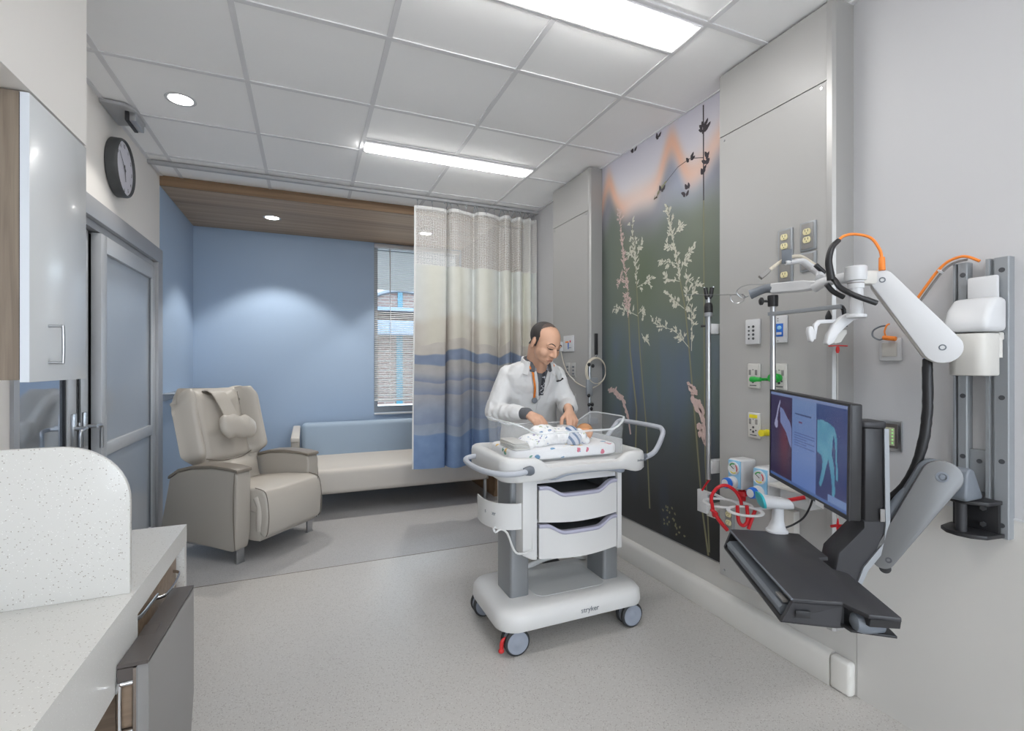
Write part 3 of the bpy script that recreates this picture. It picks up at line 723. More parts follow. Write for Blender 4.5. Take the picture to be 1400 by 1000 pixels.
# ================================================================ WARDROBE, SOFA
wd = thing('wardrobe', 'tall brown wood wardrobe at the right end of the sofa behind the curtain', 'wardrobe', (1.85, 5.0, 0))
MB().box2((1.70, 4.50, 0), (XR-.002, YB-.002, ZA-.003)).build('cabinet_body', 'wood_warm', wd, smooth=False)
MB().box2((1.703, 4.48, .06), (XR-.006, 4.4985, ZA-.02), bev=.001).build('cabinet_door', 'wood_warm', wd)

so = thing('sofa', 'low cream sofa with pale blue back cushion against the blue wall', 'sofa', (.75, 5.0, 0))
MB().box2((-.06, 4.45, .185), (1.625, 5.42, .405), bev=.045, seg=5).build('seat', 'sofa_seat', so)
MB().box2((-.065, 4.47, .19), (1.63, 5.4, .23), bev=.004).build('seat_frame', 'vinyl_side', so)
bk = MB().box2((-.055, 5.18, .33), (1.62, 5.47, .725), bev=.05, seg=5)
bk.xf(Matrix.Translation((0, 5.2, .35)) @ Matrix.Rotation(-.10, 4, 'X') @ Matrix.Translation((0, -5.2, -.35)))
bk.build('back_cushion', 'sofa_back', so)
MB().box2((-.13, 4.62, .20), (-.066, 5.5, .66), bev=.012, seg=3).build('arm', 'vinyl_side', so)
MB().box2((-.132, 4.60, .63), (-.062, 5.5, .672), bev=.012, seg=3).build('arm_cap', 'sofa_seat', so)
for x in (-.02, 1.60):
    for y in (4.49, 5.35): MB().cyl((x, y, 0), (x, y, .186), .018, seg=14).cyl((x, y, 0), (x, y, .012), .021, seg=14).build('leg', 'steel', so)

# ================================================================ RECLINER (own axes: front is -y)
rc = thing('recliner', 'grey beige upholstered recliner armchair with neck pillow by the blue wall', 'armchair', (-.19, 3.885, 0), local=True, rz=math.radians(48.2))
def arm(sx):
    prof = [(-.005, .095), (.02, .085), (.66, .12), (.672, .15), (.575, .525), (.50, .572), (.36, .605), (.2, .618), (.02, .61), (-.02, .60), (-.03, .56), (-.025, .2)]
    x0, x1 = (.262, .372) if sx > 0 else (-.372, -.262)
    m = MB().prism(prof, x0, x1, 'X', bev=.012, seg=3)
    for v in m.bm.verts:      # slight outward belly
        if abs(v.co.x) > .35: v.co.x += sx*.012*math.sin(max(0, min(1, (v.co.z-.1)/.5))*PI)
    a = m.build('arm', 'vinyl_side', rc)
    cp = [(-.036, .600), (-.032, .622), (.05, .634), (.2, .640), (.36, .627), (.50, .594), (.59, .543), (.60, .520), (.585, .520), (.50, .570), (.36, .604), (.2, .617), (.02, .611)]
    MB().prism(cp, x0-.004, x1+.004, 'X', bev=.006, seg=2).build('arm_cap', 'arm_cap', a)
    MB().tube([(sx*.373, -.012, .1), (sx*.3865, -.014, .3), (sx*.386, -.014, .45), (sx*.374, -.010, .6)], .003, smooth=4).build('seam', 'piping', a)
    lg = MB().box2((sx*.317-.028, .0, 0), (sx*.317+.028, .014, .10), bev=.002)
    lg.box2((sx*.317-.028, .0, .085), (sx*.317+.028, .60, .10), bev=.002).box2((sx*.317-.03, -.004, 0), (sx*.317+.03, .02, .006))
    lg.box2((sx*.317-.028, .57, 0), (sx*.317+.028, .60, .10))
    lg.build('leg', 'steel', rc)
arm(1); arm(-1)
def loft(rings, close=True):
    m = MB(); R = [[m.bm.verts.new(p) for p in r] for r in rings]
    for a, b_ in zip(R, R[1:]):
        n = len(a)
        for i in range(n): m.bm.faces.new([a[i], a[(i+1) % n], b_[(i+1) % n], b_[i]])
    if close: m.bm.faces.new(R[0][::-1]); m.bm.faces.new(R[-1])
    return m
# back
def gs(x, c, w): return math.exp(-((x-c)/w)**2)
rings = []; NZ = 34
for k in range(NZ+1):
    t = k/NZ; z = .40+.70*t
    w = .245+.115*sm(.22, .40, t); w *= 1-.05*sm(.8, 1, t)
    yb = .40+.19*t
    end = sm(0, .05, t)*1.0
    ring = []; n = 44
    for i in range(n+1):
        u = -1+2*i/n; x = u*w
        wing = sm(.24, .42, t)
        f = -.11*wing*gs(abs(x), .275, .062) + .045*gs(abs(x), .195, .022)*wing - .03*(1-(x/.2)**2 if abs(x) < .2 else 0)*(.4+.6*math.sin(t*PI))
        f += .035*gs(t, .30, .022)*(1-wing*gs(abs(x), .28, .08)) - .03*gs(t, .2, .08)
        f += .010*gs(t, .55, .02)*(abs(x) < .17)
        edge = 1-abs(u)**8
        y = yb+f*edge + (1-edge)*.02
        # head of the chair: wings rise as rounded lobes, centre dips
        dz = 0
        if t > .75: dz = sm(.75, 1, t)*(.035*gs(abs(x), .25, .11) - .02*gs(x, 0, .12) - .09*sm(.8, 1.0, abs(u))**2)
        topin = sm(.9, 1, t)
        y += topin*topin*.035
        ring.append(Vector((x*(1-.05*topin), y, z+dz)))
    for i in range(n+1):
        u = 1-2*i/n; x = u*w; dz = 0
        if t > .75: dz = sm(.75, 1, t)*(.035*gs(abs(x), .25, .11) - .02*gs(x, 0, .12) - .09*sm(.8, 1.0, abs(u))**2)
        topin = sm(.9, 1, t)
        y = yb+.095*(1-abs(u)**6)+.02-topin*topin*.03
        ring.append(Vector((x*(1-.05*topin), y, z+dz)))
    rings.append(ring)
bkm = loft(rings); bko = bkm.build('backrest', 'vinyl', rc, angle=75)
def bf(x, z): # front surface of the back at (x,z)
    t = (z-.40)/.70; return .40+.19*t
for sx in (-1, 1):
    MB().tube([(sx*.192, bf(0, z)+.035-.02*abs(math.sin(q)), z) for q, z in ((0, .66), (.3, .8), (.6, .95), (.9, 1.09))], .0035, smooth=4).build('seam', 'piping', bko)
MB().tube([(-.19, .46, .63), (-.1, .445, .605), (0, .44, .60), (.1, .445, .605), (.19, .46, .63)], .0035).build('seam', 'piping', bko)
# neck pillow and strap
pl = MB(); Lp = .25
rr = []
for k in range(25):
    t = k/24; x = -.155+.31*t; s_ = (1-abs(2*t-1)**5)**.5; s_ = max(s_, .06)
    rr.append([Vector((x, .380+.044*s_*math.cos(a)*(1), .845+.084*s_*math.sin(a)*(1+.03*math.cos(2*PI*t)) + .006*math.sin(t*20))) for a in [2*PI*i/20 for i in range(20)]])
pl = loft(rr)
for v in pl.bm.verts:
    v.co += Vector((0, .45*(v.co.z-.845)*.5, 0)) + Vector(noise.noise_vector(v.co*22))*.004
pl.xf(Matrix.Translation((0, .395, .845)) @ Matrix.Rotation(math.radians(9), 4, 'Y') @ Matrix.Translation((0, -.395, -.845)))
plo = pl.build('neck_pillow', 'vinyl', rc, angle=80)
R = []
for (x, y, z, ny, nz2) in ((.0, .415, .88, -1, .3), (-.01, .450, .94, -1, .2), (-.02, .480, 1.0, -1, .2), (-.03, .505, 1.05, -1, .3), (-.035, .535, 1.090, -.7, .8), (-.037, .575, 1.108, 0, 1), (-.037, .625, 1.105, .5, .9), (-.037, .665, 1.07, 1, .3), (-.037, .675, .98, 1, 0)):
    R.append([Vector((x-.058, y, z)), Vector((x+.058, y, z)), Vector((x+.056, y+ny*.007, z+nz2*.007)), Vector((x-.056, y+ny*.007, z+nz2*.007))])
loft(R).build('strap', 'vinyl', plo, angle=60)
# seat + footrest
prof = [(-.13, .155), (-.155, .19), (-.165, .30), (-.150, .42), (-.125, .462), (-.06, .478), (.15, .468), (.42, .435), (.46, .40), (.46, .32), (.0, .32), (-.085, .30), (-.095, .17)]
sm_ = MB().prism(prof, -.256, .256, 'X', bev=.018, seg=4)
so_ = sm_.build('seat', 'vinyl', rc)
for sx in (-1, 1):
    MB().tube([(sx*.247, -.14, .165), (sx*.25, -.158, .2), (sx*.25, -.168, .30), (sx*.25, -.153, .42), (sx*.25, -.125, .466), (sx*.25, -.05, .480)], .003, smooth=3).build('seam', 'piping', so_)
MB().box2((-.25, -.09, .12), (.25, .5, .33), bev=.02).build('seat_box', 'vinyl_side', rc)
MB().tube([(-.24, -.08, .2), (-.252, -.09, .28), (-.245, -.085, .36), (-.25, -.06, .42)], .022, seg=10, smooth=4).build('seat_gusset', 'vinyl', rc)

# ================================================================ CURTAIN
tr = MB().prism([(4.112, CH-.030), (4.148, CH-.030), (4.148, CH-.006), (4.112, CH-.006)], XL+.002, XR-.002, 'X', bev=.002)
single(tr, 'curtain_track', 'track', 'grey ceiling track running wall to wall over the privacy curtain', 'curtain track', (.5, 4.13, CH-.03))
cu = thing('privacy_curtain', 'hospital privacy curtain with blue mountain pattern and white mesh top', 'curtain', (1.4, 4.13, .41))
# plan of the folds: (x, depth offset)
FP = [(.84, .0), (.90, .015), (.99, .02), (1.08, .012), (1.115, -.005), (1.128, -.055), (1.14, .015), (1.17, .055), (1.22, .05), (1.27, .015), (1.33, -.01), (1.375, -.05), (1.392, .02), (1.41, .05), (1.47, .06), (1.53, .03), (1.59, -.01), (1.625, -.05), (1.64, .02), (1.66, .055), (1.70, .04), (1.735, -.03), (1.76, -.05), (1.775, .03), (1.80, .055), (1.83, .02), (1.86, -.03), (1.885, .03), (1.905, .05), (1.925, .0), (1.95, -.02), (1.975, .02), (1.985, .0)]
fine = []
for i in range(len(FP)-1):
    p0, p1, p2, p3 = FP[max(i-1, 0)], FP[i], FP[i+1], FP[min(i+2, len(FP)-1)]
    for k in range(6):
        t = k/6; q = [0, 0]
        for a in (0, 1): q[a] = .5*((2*p1[a])+(p2[a]-p0[a])*t+(2*p0[a]-5*p1[a]+4*p2[a]-p3[a])*t*t+(3*p1[a]-p0[a]-3*p2[a]+p3[a])*t**3)
        fine.append(tuple(q))
fine.append(FP[-1])
arc = [0]
for a, b_ in zip(fine, fine[1:]): arc.append(arc[-1]+math.hypot(b_[0]-a[0], b_[1]-a[1]))
def cpos(i, z):
    x, d = fine[i]; amp = .75+.55*sm(2.5, .5, z)
    sway = .010*math.sin(x*9+z*1.3)*sm(2.2, .4, z)
    return Vector((x+.5*sway - .02*sm(2.2, .4, z)*(i/len(fine) < .25)*(1-4*i/len(fine)), 4.13-d*amp*-1*-1+sway, z))
def cloth(z0, z1, nz, name, m, parent):
    m_ = MB(); n = len(fine); grid = []
    for i in range(n): grid.append([m_.bm.verts.new(cpos(i, z0+(z1-z0)*j/nz)) for j in range(nz+1)])
    uvl = m_.bm.loops.layers.uv.new('UVMap')
    for i in range(n-1):
        for j in range(nz):
            f = m_.bm.faces.new([grid[i][j], grid[i+1][j], grid[i+1][j+1], grid[i][j+1]])
            for l, (a, b_) in zip(f.loops, ((i, j), (i+1, j), (i+1, j+1), (i, j+1))): l[uvl].uv = (arc[a], z0+(z1-z0)*b_/nz)
    return m_.build(name, m, parent, angle=180, recalc=False)
cm, nt, b = newmat('mountain curtain fabric'); uv = nt.nodes.new('ShaderNodeUVMap'); uv.uv_map = 'UVMap'
sp = nt.nodes.new('ShaderNodeSeparateXYZ'); nt.links.new(uv.outputs[0], sp.inputs[0])
mp = nt.nodes.new('ShaderNodeMapping'); mp.inputs['Scale'].default_value = (2.2, .9, 1); nt.links.new(uv.outputs[0], mp.inputs['Vector'])
nz_ = nt.nodes.new('ShaderNodeTexNoise'); nz_.inputs['Scale'].default_value = 1.0; nz_.inputs['Detail'].default_value = 1.5; nt.links.new(mp.outputs[0], nz_.inputs['Vector'])
ma = nt.nodes.new('ShaderNodeMath'); ma.operation = 'MULTIPLY_ADD'; ma.inputs[1].default_value = .28; nt.links.new(nz_.outputs['Fac'], ma.inputs[0]); nt.links.new(sp.outputs[1], ma.inputs[2])
mr = nt.nodes.new('ShaderNodeMapRange'); mr.inputs[1].default_value = .54; mr.inputs[2].default_value = 2.30; nt.links.new(ma.outputs[0], mr.inputs[0])
r = nt.nodes.new('ShaderNodeValToRGB'); nt.links.new(mr.outputs[0], r.inputs['Fac'])
bands = [(.0, (122, 146, 184)), (.17, (128, 152, 188)), (.175, (160, 172, 190)), (.225, (156, 166, 182)), (.23, (142, 156, 180)), (.30, (154, 164, 182)), (.37, (172, 172, 176)), (.375, (140, 152, 174)), (.43, (172, 172, 176)), (.435, (134, 146, 168)), (.475, (180, 179, 180)), (.515, (180, 177, 173)), (.52, (132, 145, 168)), (.565, (134, 146, 168)), (.57, (194, 188, 180)), (.72, (200, 194, 186)), (.76, (212, 213, 210)), (1, (210, 213, 210))]
el = r.color_ramp.elements
el[0].position = 0; el[0].color = srgb(*bands[0][1]); el[1].position = 1; el[1].color = srgb(*bands[-1][1])
for p, c in bands[1:-1]:
    e = el.new(p); e.color = srgb(*c)
n3 = nt.nodes.new('ShaderNodeTexNoise'); n3.inputs['Scale'].default_value = 9; n3.inputs['Detail'].default_value = 5; nt.links.new(uv.outputs[0], n3.inputs['Vector'])
mx = nt.nodes.new('ShaderNodeMix'); mx.data_type = 'RGBA'; mx.blend_type = 'SOFT_LIGHT'; mx.inputs[0].default_value = .35; nt.links.new(r.outputs[0], mx.inputs[6]); nt.links.new(n3.outputs[0], mx.inputs[7])
# pale yellow-green tint on some vertical widths of the upper cloth
wv = nt.nodes.new('ShaderNodeTexWave'); wv.inputs['Scale'].default_value = .9; wv.inputs['Distortion'].default_value = 0; nt.links.new(uv.outputs[0], wv.inputs['Vector'])
g1 = nt.nodes.new('ShaderNodeMath'); g1.operation = 'GREATER_THAN'; g1.inputs[1].default_value = .62; nt.links.new(mr.outputs[0], g1.inputs[0])
g2 = nt.nodes.new('ShaderNodeMath'); g2.operation = 'MULTIPLY'; nt.links.new(g1.outputs[0], g2.inputs[0]); nt.links.new(wv.outputs['Fac'], g2.inputs[1])
g3 = nt.nodes.new('ShaderNodeMath'); g3.operation = 'MULTIPLY'; g3.inputs[1].default_value = .5; nt.links.new(g2.outputs[0], g3.inputs[0])
m2 = nt.nodes.new('ShaderNodeMix'); m2.data_type = 'RGBA'; m2.inputs[7].default_value = srgb(222, 219, 200); nt.links.new(g3.outputs[0], m2.inputs[0]); nt.links.new(mx.outputs[2], m2.inputs[6])
nt.links.new(m2.outputs[2], b.inputs['Base Color']); b.inputs['Roughness'].default_value = .85; b.inputs['Specular IOR Level'].default_value = .15
b.inputs['Transmission Weight'].default_value = 0
M['curtain'] = cm
cloth(.415, 2.155, 40, 'fabric', cm, cu)
nm, nt, b = newmat('white curtain mesh'); uv = nt.nodes.new('ShaderNodeUVMap'); uv.uv_map = 'UVMap'
vo = nt.nodes.new('ShaderNodeTexVoronoi'); vo.inputs['Scale'].default_value = 85; vo.inputs['Randomness'].default_value = .15; nt.links.new(uv.outputs[0], vo.inputs['Vector'])
lt = nt.nodes.new('ShaderNodeMath'); lt.operation = 'GREATER_THAN'; lt.inputs[1].default_value = .36; nt.links.new(vo.outputs['Distance'], lt.inputs[0])
nt.links.new(lt.outputs[0], b.inputs['Alpha']); b.inputs['Base Color'].default_value = srgb(226, 224, 220); b.inputs['Roughness'].default_value = .8
M['net'] = nm
M['hem'] = mat('white curtain tape', (228, 228, 226), .8)
cloth(2.155, 2.63, 8, 'mesh_top', nm, cu)
cloth(2.615, 2.655, 2, 'heading_tape', 'hem', cu)
# selvage down the free edge
MB().tube([cpos(0, z)+Vector((.004, 0, 0)) for z in (.415, .8, 1.3, 1.8, 2.155, 2.655)], .009, flat=.3, smooth=3).build('selvage', 'hem', cu)
for i in range(3, len(fine)-2, 9):
    p = cpos(i, 2.64)
    MB().tube([p+V(0, 0, .0), p+V(0, .004, .03), V(p.x, 4.13, 2.700), V(p.x, 4.13, CH-.03)], .0028, seg=6).cyl((p.x, 4.13, CH-.045), (p.x, 4.13, CH-.028), .007, seg=8).build('hook', 'steel', cu)
# ================================================================ BASSINET CART
ct = thing('bassinet_cart', 'white hospital bassinet cart with two drawers on four grey casters', 'cart', (1.17, 2.22, 0))
def rr2(x0, y0, x1, y1, r, n=8): return rrect(x0, y0, x1, y1, r, n)
# base: saddle shaped slab
def slab_rings(outs, zs):
    return loft([[Vector((x, y, z)) for x, y in o] for o, z in zip(outs, zs)])
bx = (.785, 1.985, 1.575, 2.475)
def ins(d, r=.10): return rr2(bx[0]+d, bx[1]+d, bx[2]-d, bx[3]-d, max(.02, r-d*.3), 8)
b_ = slab_rings([ins(.02), ins(.004), ins(0), ins(.003), ins(.014), ins(.035), ins(.06)], [.108, .110, .125, .168, .186, .196, .199])
for v in b_.bm.verts:   # arched middle of the long sides, sunken tray on top
    ax = math.exp(-((v.co.x-1.21)/.24)**4)
    if v.co.z < .15: v.co.z += .022*ax
base = b_.build('base', 'cart_white', ct, angle=50)
MB().prism(rr2(1.01, 2.09, 1.40, 2.37, .05), .199, .2005, 'Z').build('base_tray', 'grey_blue', base, smooth=False)
M['cart_grey'] = mat('light grey plastic', (196, 198, 198), .4)  # slightly greyer tone for the base tray
bpy.data.objects['base_tray'].data.materials[0] = M['cart_grey']
rim = MB()
rim.tube([(1.0, 2.40, .203), (1.1, 2.40, .215), (1.22, 2.41, .236), (1.36, 2.41, .236), (1.46, 2.40, .206)], .014, seg=10).build('base_rim', 'cart_white', base)
text('stryker', .034, frame((1.235, 1.9843, .150), (1, 0, 0), (0, 0, 1)), 'logo', 'grey_pl', base)
# columns
MB().prism(rr2(.885, 2.13, .985, 2.30, .015, 3), .195, .80, 'Z').build('column', 'cart_col', ct)
MB().prism(rr2(1.405, 2.13, 1.495, 2.30, .015, 3), .195, .80, 'Z').build('column', 'cart_col', ct)
# drawer body
bd_ = MB()
bd_.prism([(.915, .425), (.965, .398), (.99, .395), (.99, .80), (.915, .80)], 2.05, 2.38, 'Y', bev=.006)
bd_.box2((1.435, 2.05, .385), (1.462, 2.38, .80), bev=.005)
bd_.box2((.985, 2.10, .39), (1.44, 2.38, .40)).box2((.985, 2.36, .39), (1.44, 2.38, .80)).box2((.985, 2.07, .745), (1.44, 2.37, .80)).box2((.985, 2.07, .562), (1.44, 2.37, .568))
cbody = bd_.build('drawer_housing', 'cart_white', ct)
MB().box2((.99, 2.064, .40), (.994, 2.35, .745)).box2((1.431, 2.064, .40), (1.435, 2.35, .745)).box2((.994, 2.345, .40), (1.431, 2.35, .745)).build('housing_gap', 'grey_pl', cbody, smooth=False)
M['inside'] = mat('drawer void shade tone', (96, 98, 98), .6)  # dark tone paints in the shade of the void above each dip
def dip(x): 
    t = (x-.998)/(1.428-.998); return .040*sm(.08, .30, t)*sm(.94, .72, t)
def drawer(z0, z1):
    m = MB(); n = 30; xs = [.998+(1.428-.998)*i/n for i in range(n+1)]
    yf = lambda x: 2.048-.018*math.sin(PI*(x-.998)/.43)
    F = [[m.bm.verts.new((x, y_, z_)) for x in xs for y_, z_ in ()] for _ in ()]
    rows = []
    for sgn, yo in ((0, 0), (1, .018)):
        rows.append([[m.bm.verts.new((x, yf(x)+yo, (z0-.012*math.sin(PI*(x-.998)/.43) if k == 0 else z1-.016-dip(x)))) for x in xs] for k in (0, 1)])
    (f0, f1), (g0, g1) = rows
    for i in range(n):
        m.bm.faces.new([f0[i], f0[i+1], f1[i+1], f1[i]]); m.bm.faces.new([g0[i], g1[i], g1[i+1], g0[i+1]])
        m.bm.faces.new([f1[i], f1[i+1], g1[i+1], g1[i]]); m.bm.faces.new([f0[i], g0[i], g0[i+1], f0[i+1]])
    m.bm.faces.new([f0[0], f1[0], g1[0], g0[0]]); m.bm.faces.new([f0[-1], g0[-1], g1[-1], f1[-1]])
    d = m.build('drawer', 'cart_white', ct)
    p = MB(); R = []
    for x in xs:
        zt = z1-dip(x); y = yf(x)-.003
        R.append([Vector((x, y, zt-.018)), Vector((x, y-.004, zt-.010)), Vector((x, y-.002, zt-.001)), Vector((x, y+.006, zt)), Vector((x, y+.026, zt-.002)), Vector((x, y+.026, zt-.018))])
    loft(R).build('pull_edge', 'lilac', d)
    MB().box2((1.002, 2.066, z0+.004), (1.425, 2.34, z1-.062)).build('drawer_tray', 'inside', d, smooth=False)
drawer(.570, .738); drawer(.400, .560)
# deck
dk = (.795, 1.985, 1.585, 2.505)
n_ = 12
def dkr(d, r): return rr2(dk[0]+d, dk[1]+d, dk[2]-d, dk[3]-d, r, n_)
def dense(o, k=4):
    out = []
    for i in range(len(o)):
        a, b2 = Vector(o[i]), Vector(o[(i+1) % len(o)])
        m_ = max(1, int((b2-a).length/.03))
        for j in range(m_): out.append(tuple(a.lerp(b2, j/m_)))
    return out
o0 = dense(dkr(0, .075)); c_ = Vector((1.19, 2.245))
def sc(o, d): return [tuple(Vector(p)+(c_-Vector(p)).normalized()*d) for p in o]
outs = [sc(o0, .05), sc(o0, .012), o0, o0, sc(o0, .004), sc(o0, .016), sc(o0, .040), sc(o0, .052), sc(o0, .058), sc(o0, .08)]
zs = [.785, .783, .795, .852, .868, .876, .878, .872, .842, .840]
d_ = slab_rings(outs, zs)
for v in d_.bm.verts:
    x = v.co.x
    w1 = sm(.95, 1.06, x)*sm(1.47, 1.38, x)*sm(2.20, 2.06, v.co.y)
    if v.co.z > .843: v.co.z = max(.836, v.co.z-.046*w1)
    elif v.co.z < .80: v.co.z += (.018*sm(1.02, 1.12, x)*sm(1.50, 1.42, x) - .004)*sm(2.3, 2.05, v.co.y)
    if v.co.z > .85: v.co.z += .010*sm(1.1, .8, x)
deck = d_.build('deck', 'cart_white', ct, angle=55)
text('indence', .018, frame((1.535, 1.9842, .832), (1, 0, 0), (0, 0, 1)), 'lettering', 'grey_pl', deck)
MB().tube([(1.02, 2.02, .785), (1.06, 2.005, .782), (1.14, 2.0, .800), (1.34, 2.0, .803), (1.42, 2.005, .785), (1.45, 2.02, .784)], .010, flat=.6).build('release_bar', 'grey_blue', deck)
# handles
hl = MB().tube([(.91, 1.978, .832), (.86, 1.965, .828), (.795, 1.985, .825), (.745, 2.06, .825), (.72, 2.18, .828), (.725, 2.32, .832), (.765, 2.375, .835), (.82, 2.37, .84)], .013, seg=14)
h1 = hl.build('push_handle', 'handle_grey', ct)
MB().lathe((.90, 1.979, .832), (1, .1, 0), [(-.012, .015), (.0, .019), (.02, .022), (.034, .018), (.040, .008)], 18).build('handle_socket', 'grey_pl', h1)
hr = MB().tube([(1.57, 2.05, .828), (1.60, 2.045, .830), (1.665, 2.045, .858), (1.715, 2.05, .935), (1.728, 2.07, .965), (1.725, 2.12, .975), (1.72, 2.37, .975), (1.71, 2.43, .97), (1.685, 2.445, .935), (1.625, 2.45, .865), (1.57, 2.45, .85)], .013, seg=14)
h2 = hr.build('push_handle', 'handle_grey', ct)
MB().cyl((1.575, 2.05, .828), (1.61, 2.047, .836), .020, .015, seg=16, bev=.002).build('handle_socket', 'grey_pl', h2)
# side caddy + wire hook
cdp = []
for a in range(0, 19): 
    t = a/18; ang = PI*(.06+.94*t)
    cdp.append((.80+.0, 0))
out = [(1.0, 2.085), (.92, 2.065), (.87, 2.07), (.82, 2.10), (.79, 2.15), (.775, 2.22), (.78, 2.30)]
m = MB(); R = []
for x, y in out: pass
def wallstrip(path, z0, z1, th):
    P = [Vector((x, y, 0)) for x, y in path]; fineP = []
    for i in range(len(P)-1):
        p0, p1, p2, p3 = P[max(i-1, 0)], P[i], P[i+1], P[min(i+2, len(P)-1)]
        for k in range(5):
            t = k/5; fineP.append(.5*((2*p1)+(p2-p0)*t+(2*p0-5*p1+4*p2-p3)*t*t+(3*p1-p0-3*p2+p3)*t**3))
    fineP.append(P[-1]); rings = []
    for i, p in enumerate(fineP):
        a = fineP[max(i-1, 0)]; c = fineP[min(i+1, len(fineP)-1)]; d = (c-a).normalized(); nn = Vector((-d.y, d.x, 0))
        rings.append([p+Vector((0, 0, z0)), p+Vector((0, 0, z1)), p+nn*th+Vector((0, 0, z1)), p+nn*th+Vector((0, 0, z0))])
    return loft(rings)
cad = wallstrip(out, .545, .665, -.006).build('side_caddy', 'cart_white', ct)
MB().box2((.80, 2.12, .55), (.885, 2.30, .556)).build('caddy_floor', 'cart_white', cad, smooth=False)
text('stryker', .028, frame((.7915, 2.150, .615), (.25, -.75, 0), (0, 0, 1)), 'logo', 'grey_pl', cad)
MB().tube([(.965, 2.055, .545), (.965, 2.05, .46), (.955, 2.045, .445), (.90, 2.045, .44), (.875, 2.06, .455), (.85, 2.08, .53), (.825, 2.10, .545), (.80, 2.10, .535), (.795, 2.115, .55), (.81, 2.12, .555)], .005, seg=8, smooth=3).build('wire_hook', 'cart_white', ct)
# casters
def caster(x, y, red, rz=0):
    c = MB(); c.cyl((x, y+.0, .085), (x, y+.0, .118), .016, seg=14); c.box2((x-.022, y-.012, .05), (x+.022, y+.02, .10), bev=.008)
    co = c.build('caster', 'grey_pl', ct)
    for sgn in (-1, 1):
        yy = y+.004+sgn*.021
        MB().lathe((x, yy, .060), (0, sgn, 0), [(-.009, .050), (-.009, .057), (-.005, .0600), (.007, .0600), (.011, .056), (.012, .050)], 36).build('tyre', 'rubber', co)
        MB().lathe((x, yy, .060), (0, sgn, 0), [(.0, .051), (.0135, .050), (.0145, .044), (.0128, .040), (.0135, .020), (.016, .016), (.0165, .001)], 32).build('wheel_disc', 'grey_blue', co)
    MB().cyl((x, y-.008, .06), (x, y+.016, .06), .054, seg=32).build('fork_cover', 'grey_blue', co)
    if red:
        MB().tube([(x-.02, y+.006, .075), (x-.05, y+.002, .074), (x-.066, y, .062), (x-.068, y, .036)], .010, seg=10, flat=.8).sphere((x-.069, y, .026), (.014, .012, .012), 12).build('brake_pedal', 'red_pl', co)
caster(.87, 2.03, True); caster(1.492, 2.03, False); caster(.85, 2.41, False); caster(1.492, 2.41, False)

# ---- clear bassinet tub
M['tub'] = mat('clear tub plastic', (238, 242, 244), .06, alpha=.16, spec=.8)
M['tub_rim'] = mat('clear tub rim', (236, 240, 242), .1, alpha=.42, spec=.8)
tb = thing('bassinet_tub', 'clear plastic bassinet tub on top of the white cart', 'bassinet', (1.2, 2.27, .842))
def tubo(d, z): # outline flared with height
    return [Vector((x, y, z)) for x, y in dense(rr2(.875-d, 2.085-d*.7, 1.515+d, 2.435+d*.7, .07, 6))]
def topz(x, y):
    # long sides dip in the middle
    endw = max(sm(1.02, .86, x), sm(1.42, 1.53, x))
    return .980 + .056*endw
rings = []
for k, t in enumerate([0, .15, .5, .85, 1]):
    ring = []
    for p in tubo(.012*t, 0):
        ring.append(Vector((p.x, p.y, .848+(topz(p.x, p.y)-.848)*t)))
    rings.append(ring)
tm = MB(); R = [[tm.bm.verts.new(p) for p in r] for r in rings]
for a, b2 in zip(R, R[1:]):
    for i in range(len(a)): tm.bm.faces.new([a[i], a[(i+1) % len(a)], b2[(i+1) % len(a)], b2[i]])
tm.bm.faces.new(R[0][::-1])
tm.build('tub_wall', 'tub', tb, angle=60)
rimp = rings[-1]
MB().tube(rimp[::1], .0042, seg=8, smooth=0, closed=True, flat=1.6).build('tub_rim', 'tub_rim', tb)
MB().box2((1.49, 2.10, .848), (1.502, 2.42, .925), bev=.004).build('head_panel', 'tub_rim', tb)
# ---- mattress
def prints(name, base, items, seed, parent):
    pass
mt, nt, b = newmat('white printed cotton')
def printed(name, base, cols, scale, thr):
    m, nt, b = newmat(name); tc = nt.nodes.new('ShaderNodeTexCoord'); v = nt.nodes.new('ShaderNodeTexVoronoi'); v.inputs['Scale'].default_value = scale
    n0 = nt.nodes.new('ShaderNodeTexNoise'); n0.inputs['Scale'].default_value = scale*1.6
    add = nt.nodes.new('ShaderNodeVectorMath'); add.operation = 'MULTIPLY_ADD'; add.inputs[1].default_value = (.03,)*3
    nt.links.new(tc.outputs['Object'], n0.inputs['Vector']); nt.links.new(n0.outputs['Color'], add.inputs[0]); nt.links.new(tc.outputs['Object'], add.inputs[2]); nt.links.new(add.outputs[0], v.inputs['Vector'])
    l = nt.nodes.new('ShaderNodeMath'); l.operation = 'LESS_THAN'; l.inputs[1].default_value = thr; nt.links.new(v.outputs['Distance'], l.inputs[0])
    se = nt.nodes.new('ShaderNodeSeparateColor'); nt.links.new(v.outputs['Color'], se.inputs[0])
    r = nt.nodes.new('ShaderNodeValToRGB'); r.color_ramp.interpolation = 'CONSTANT'
    r.color_ramp.elements[0].color = srgb(*cols[0]); r.color_ramp.elements[1].position = 1/len(cols); r.color_ramp.elements[1].color = srgb(*cols[1])
    for i in range(2, len(cols)): e = r.color_ramp.elements.new(i/len(cols)); e.color = srgb(*cols[i])
    nt.links.new(se.outputs[0], r.inputs[0])
    mx = nt.nodes.new('ShaderNodeMix'); mx.data_type = 'RGBA'; mx.inputs[6].default_value = srgb(*base); nt.links.new(l.outputs[0], mx.inputs[0]); nt.links.new(r.outputs[0], mx.inputs[7]); nt.links.new(mx.outputs[2], b.inputs['Base Color'])
    b.inputs['Roughness'].default_value = .85; return m
bpy.data.materials.remove(mt)
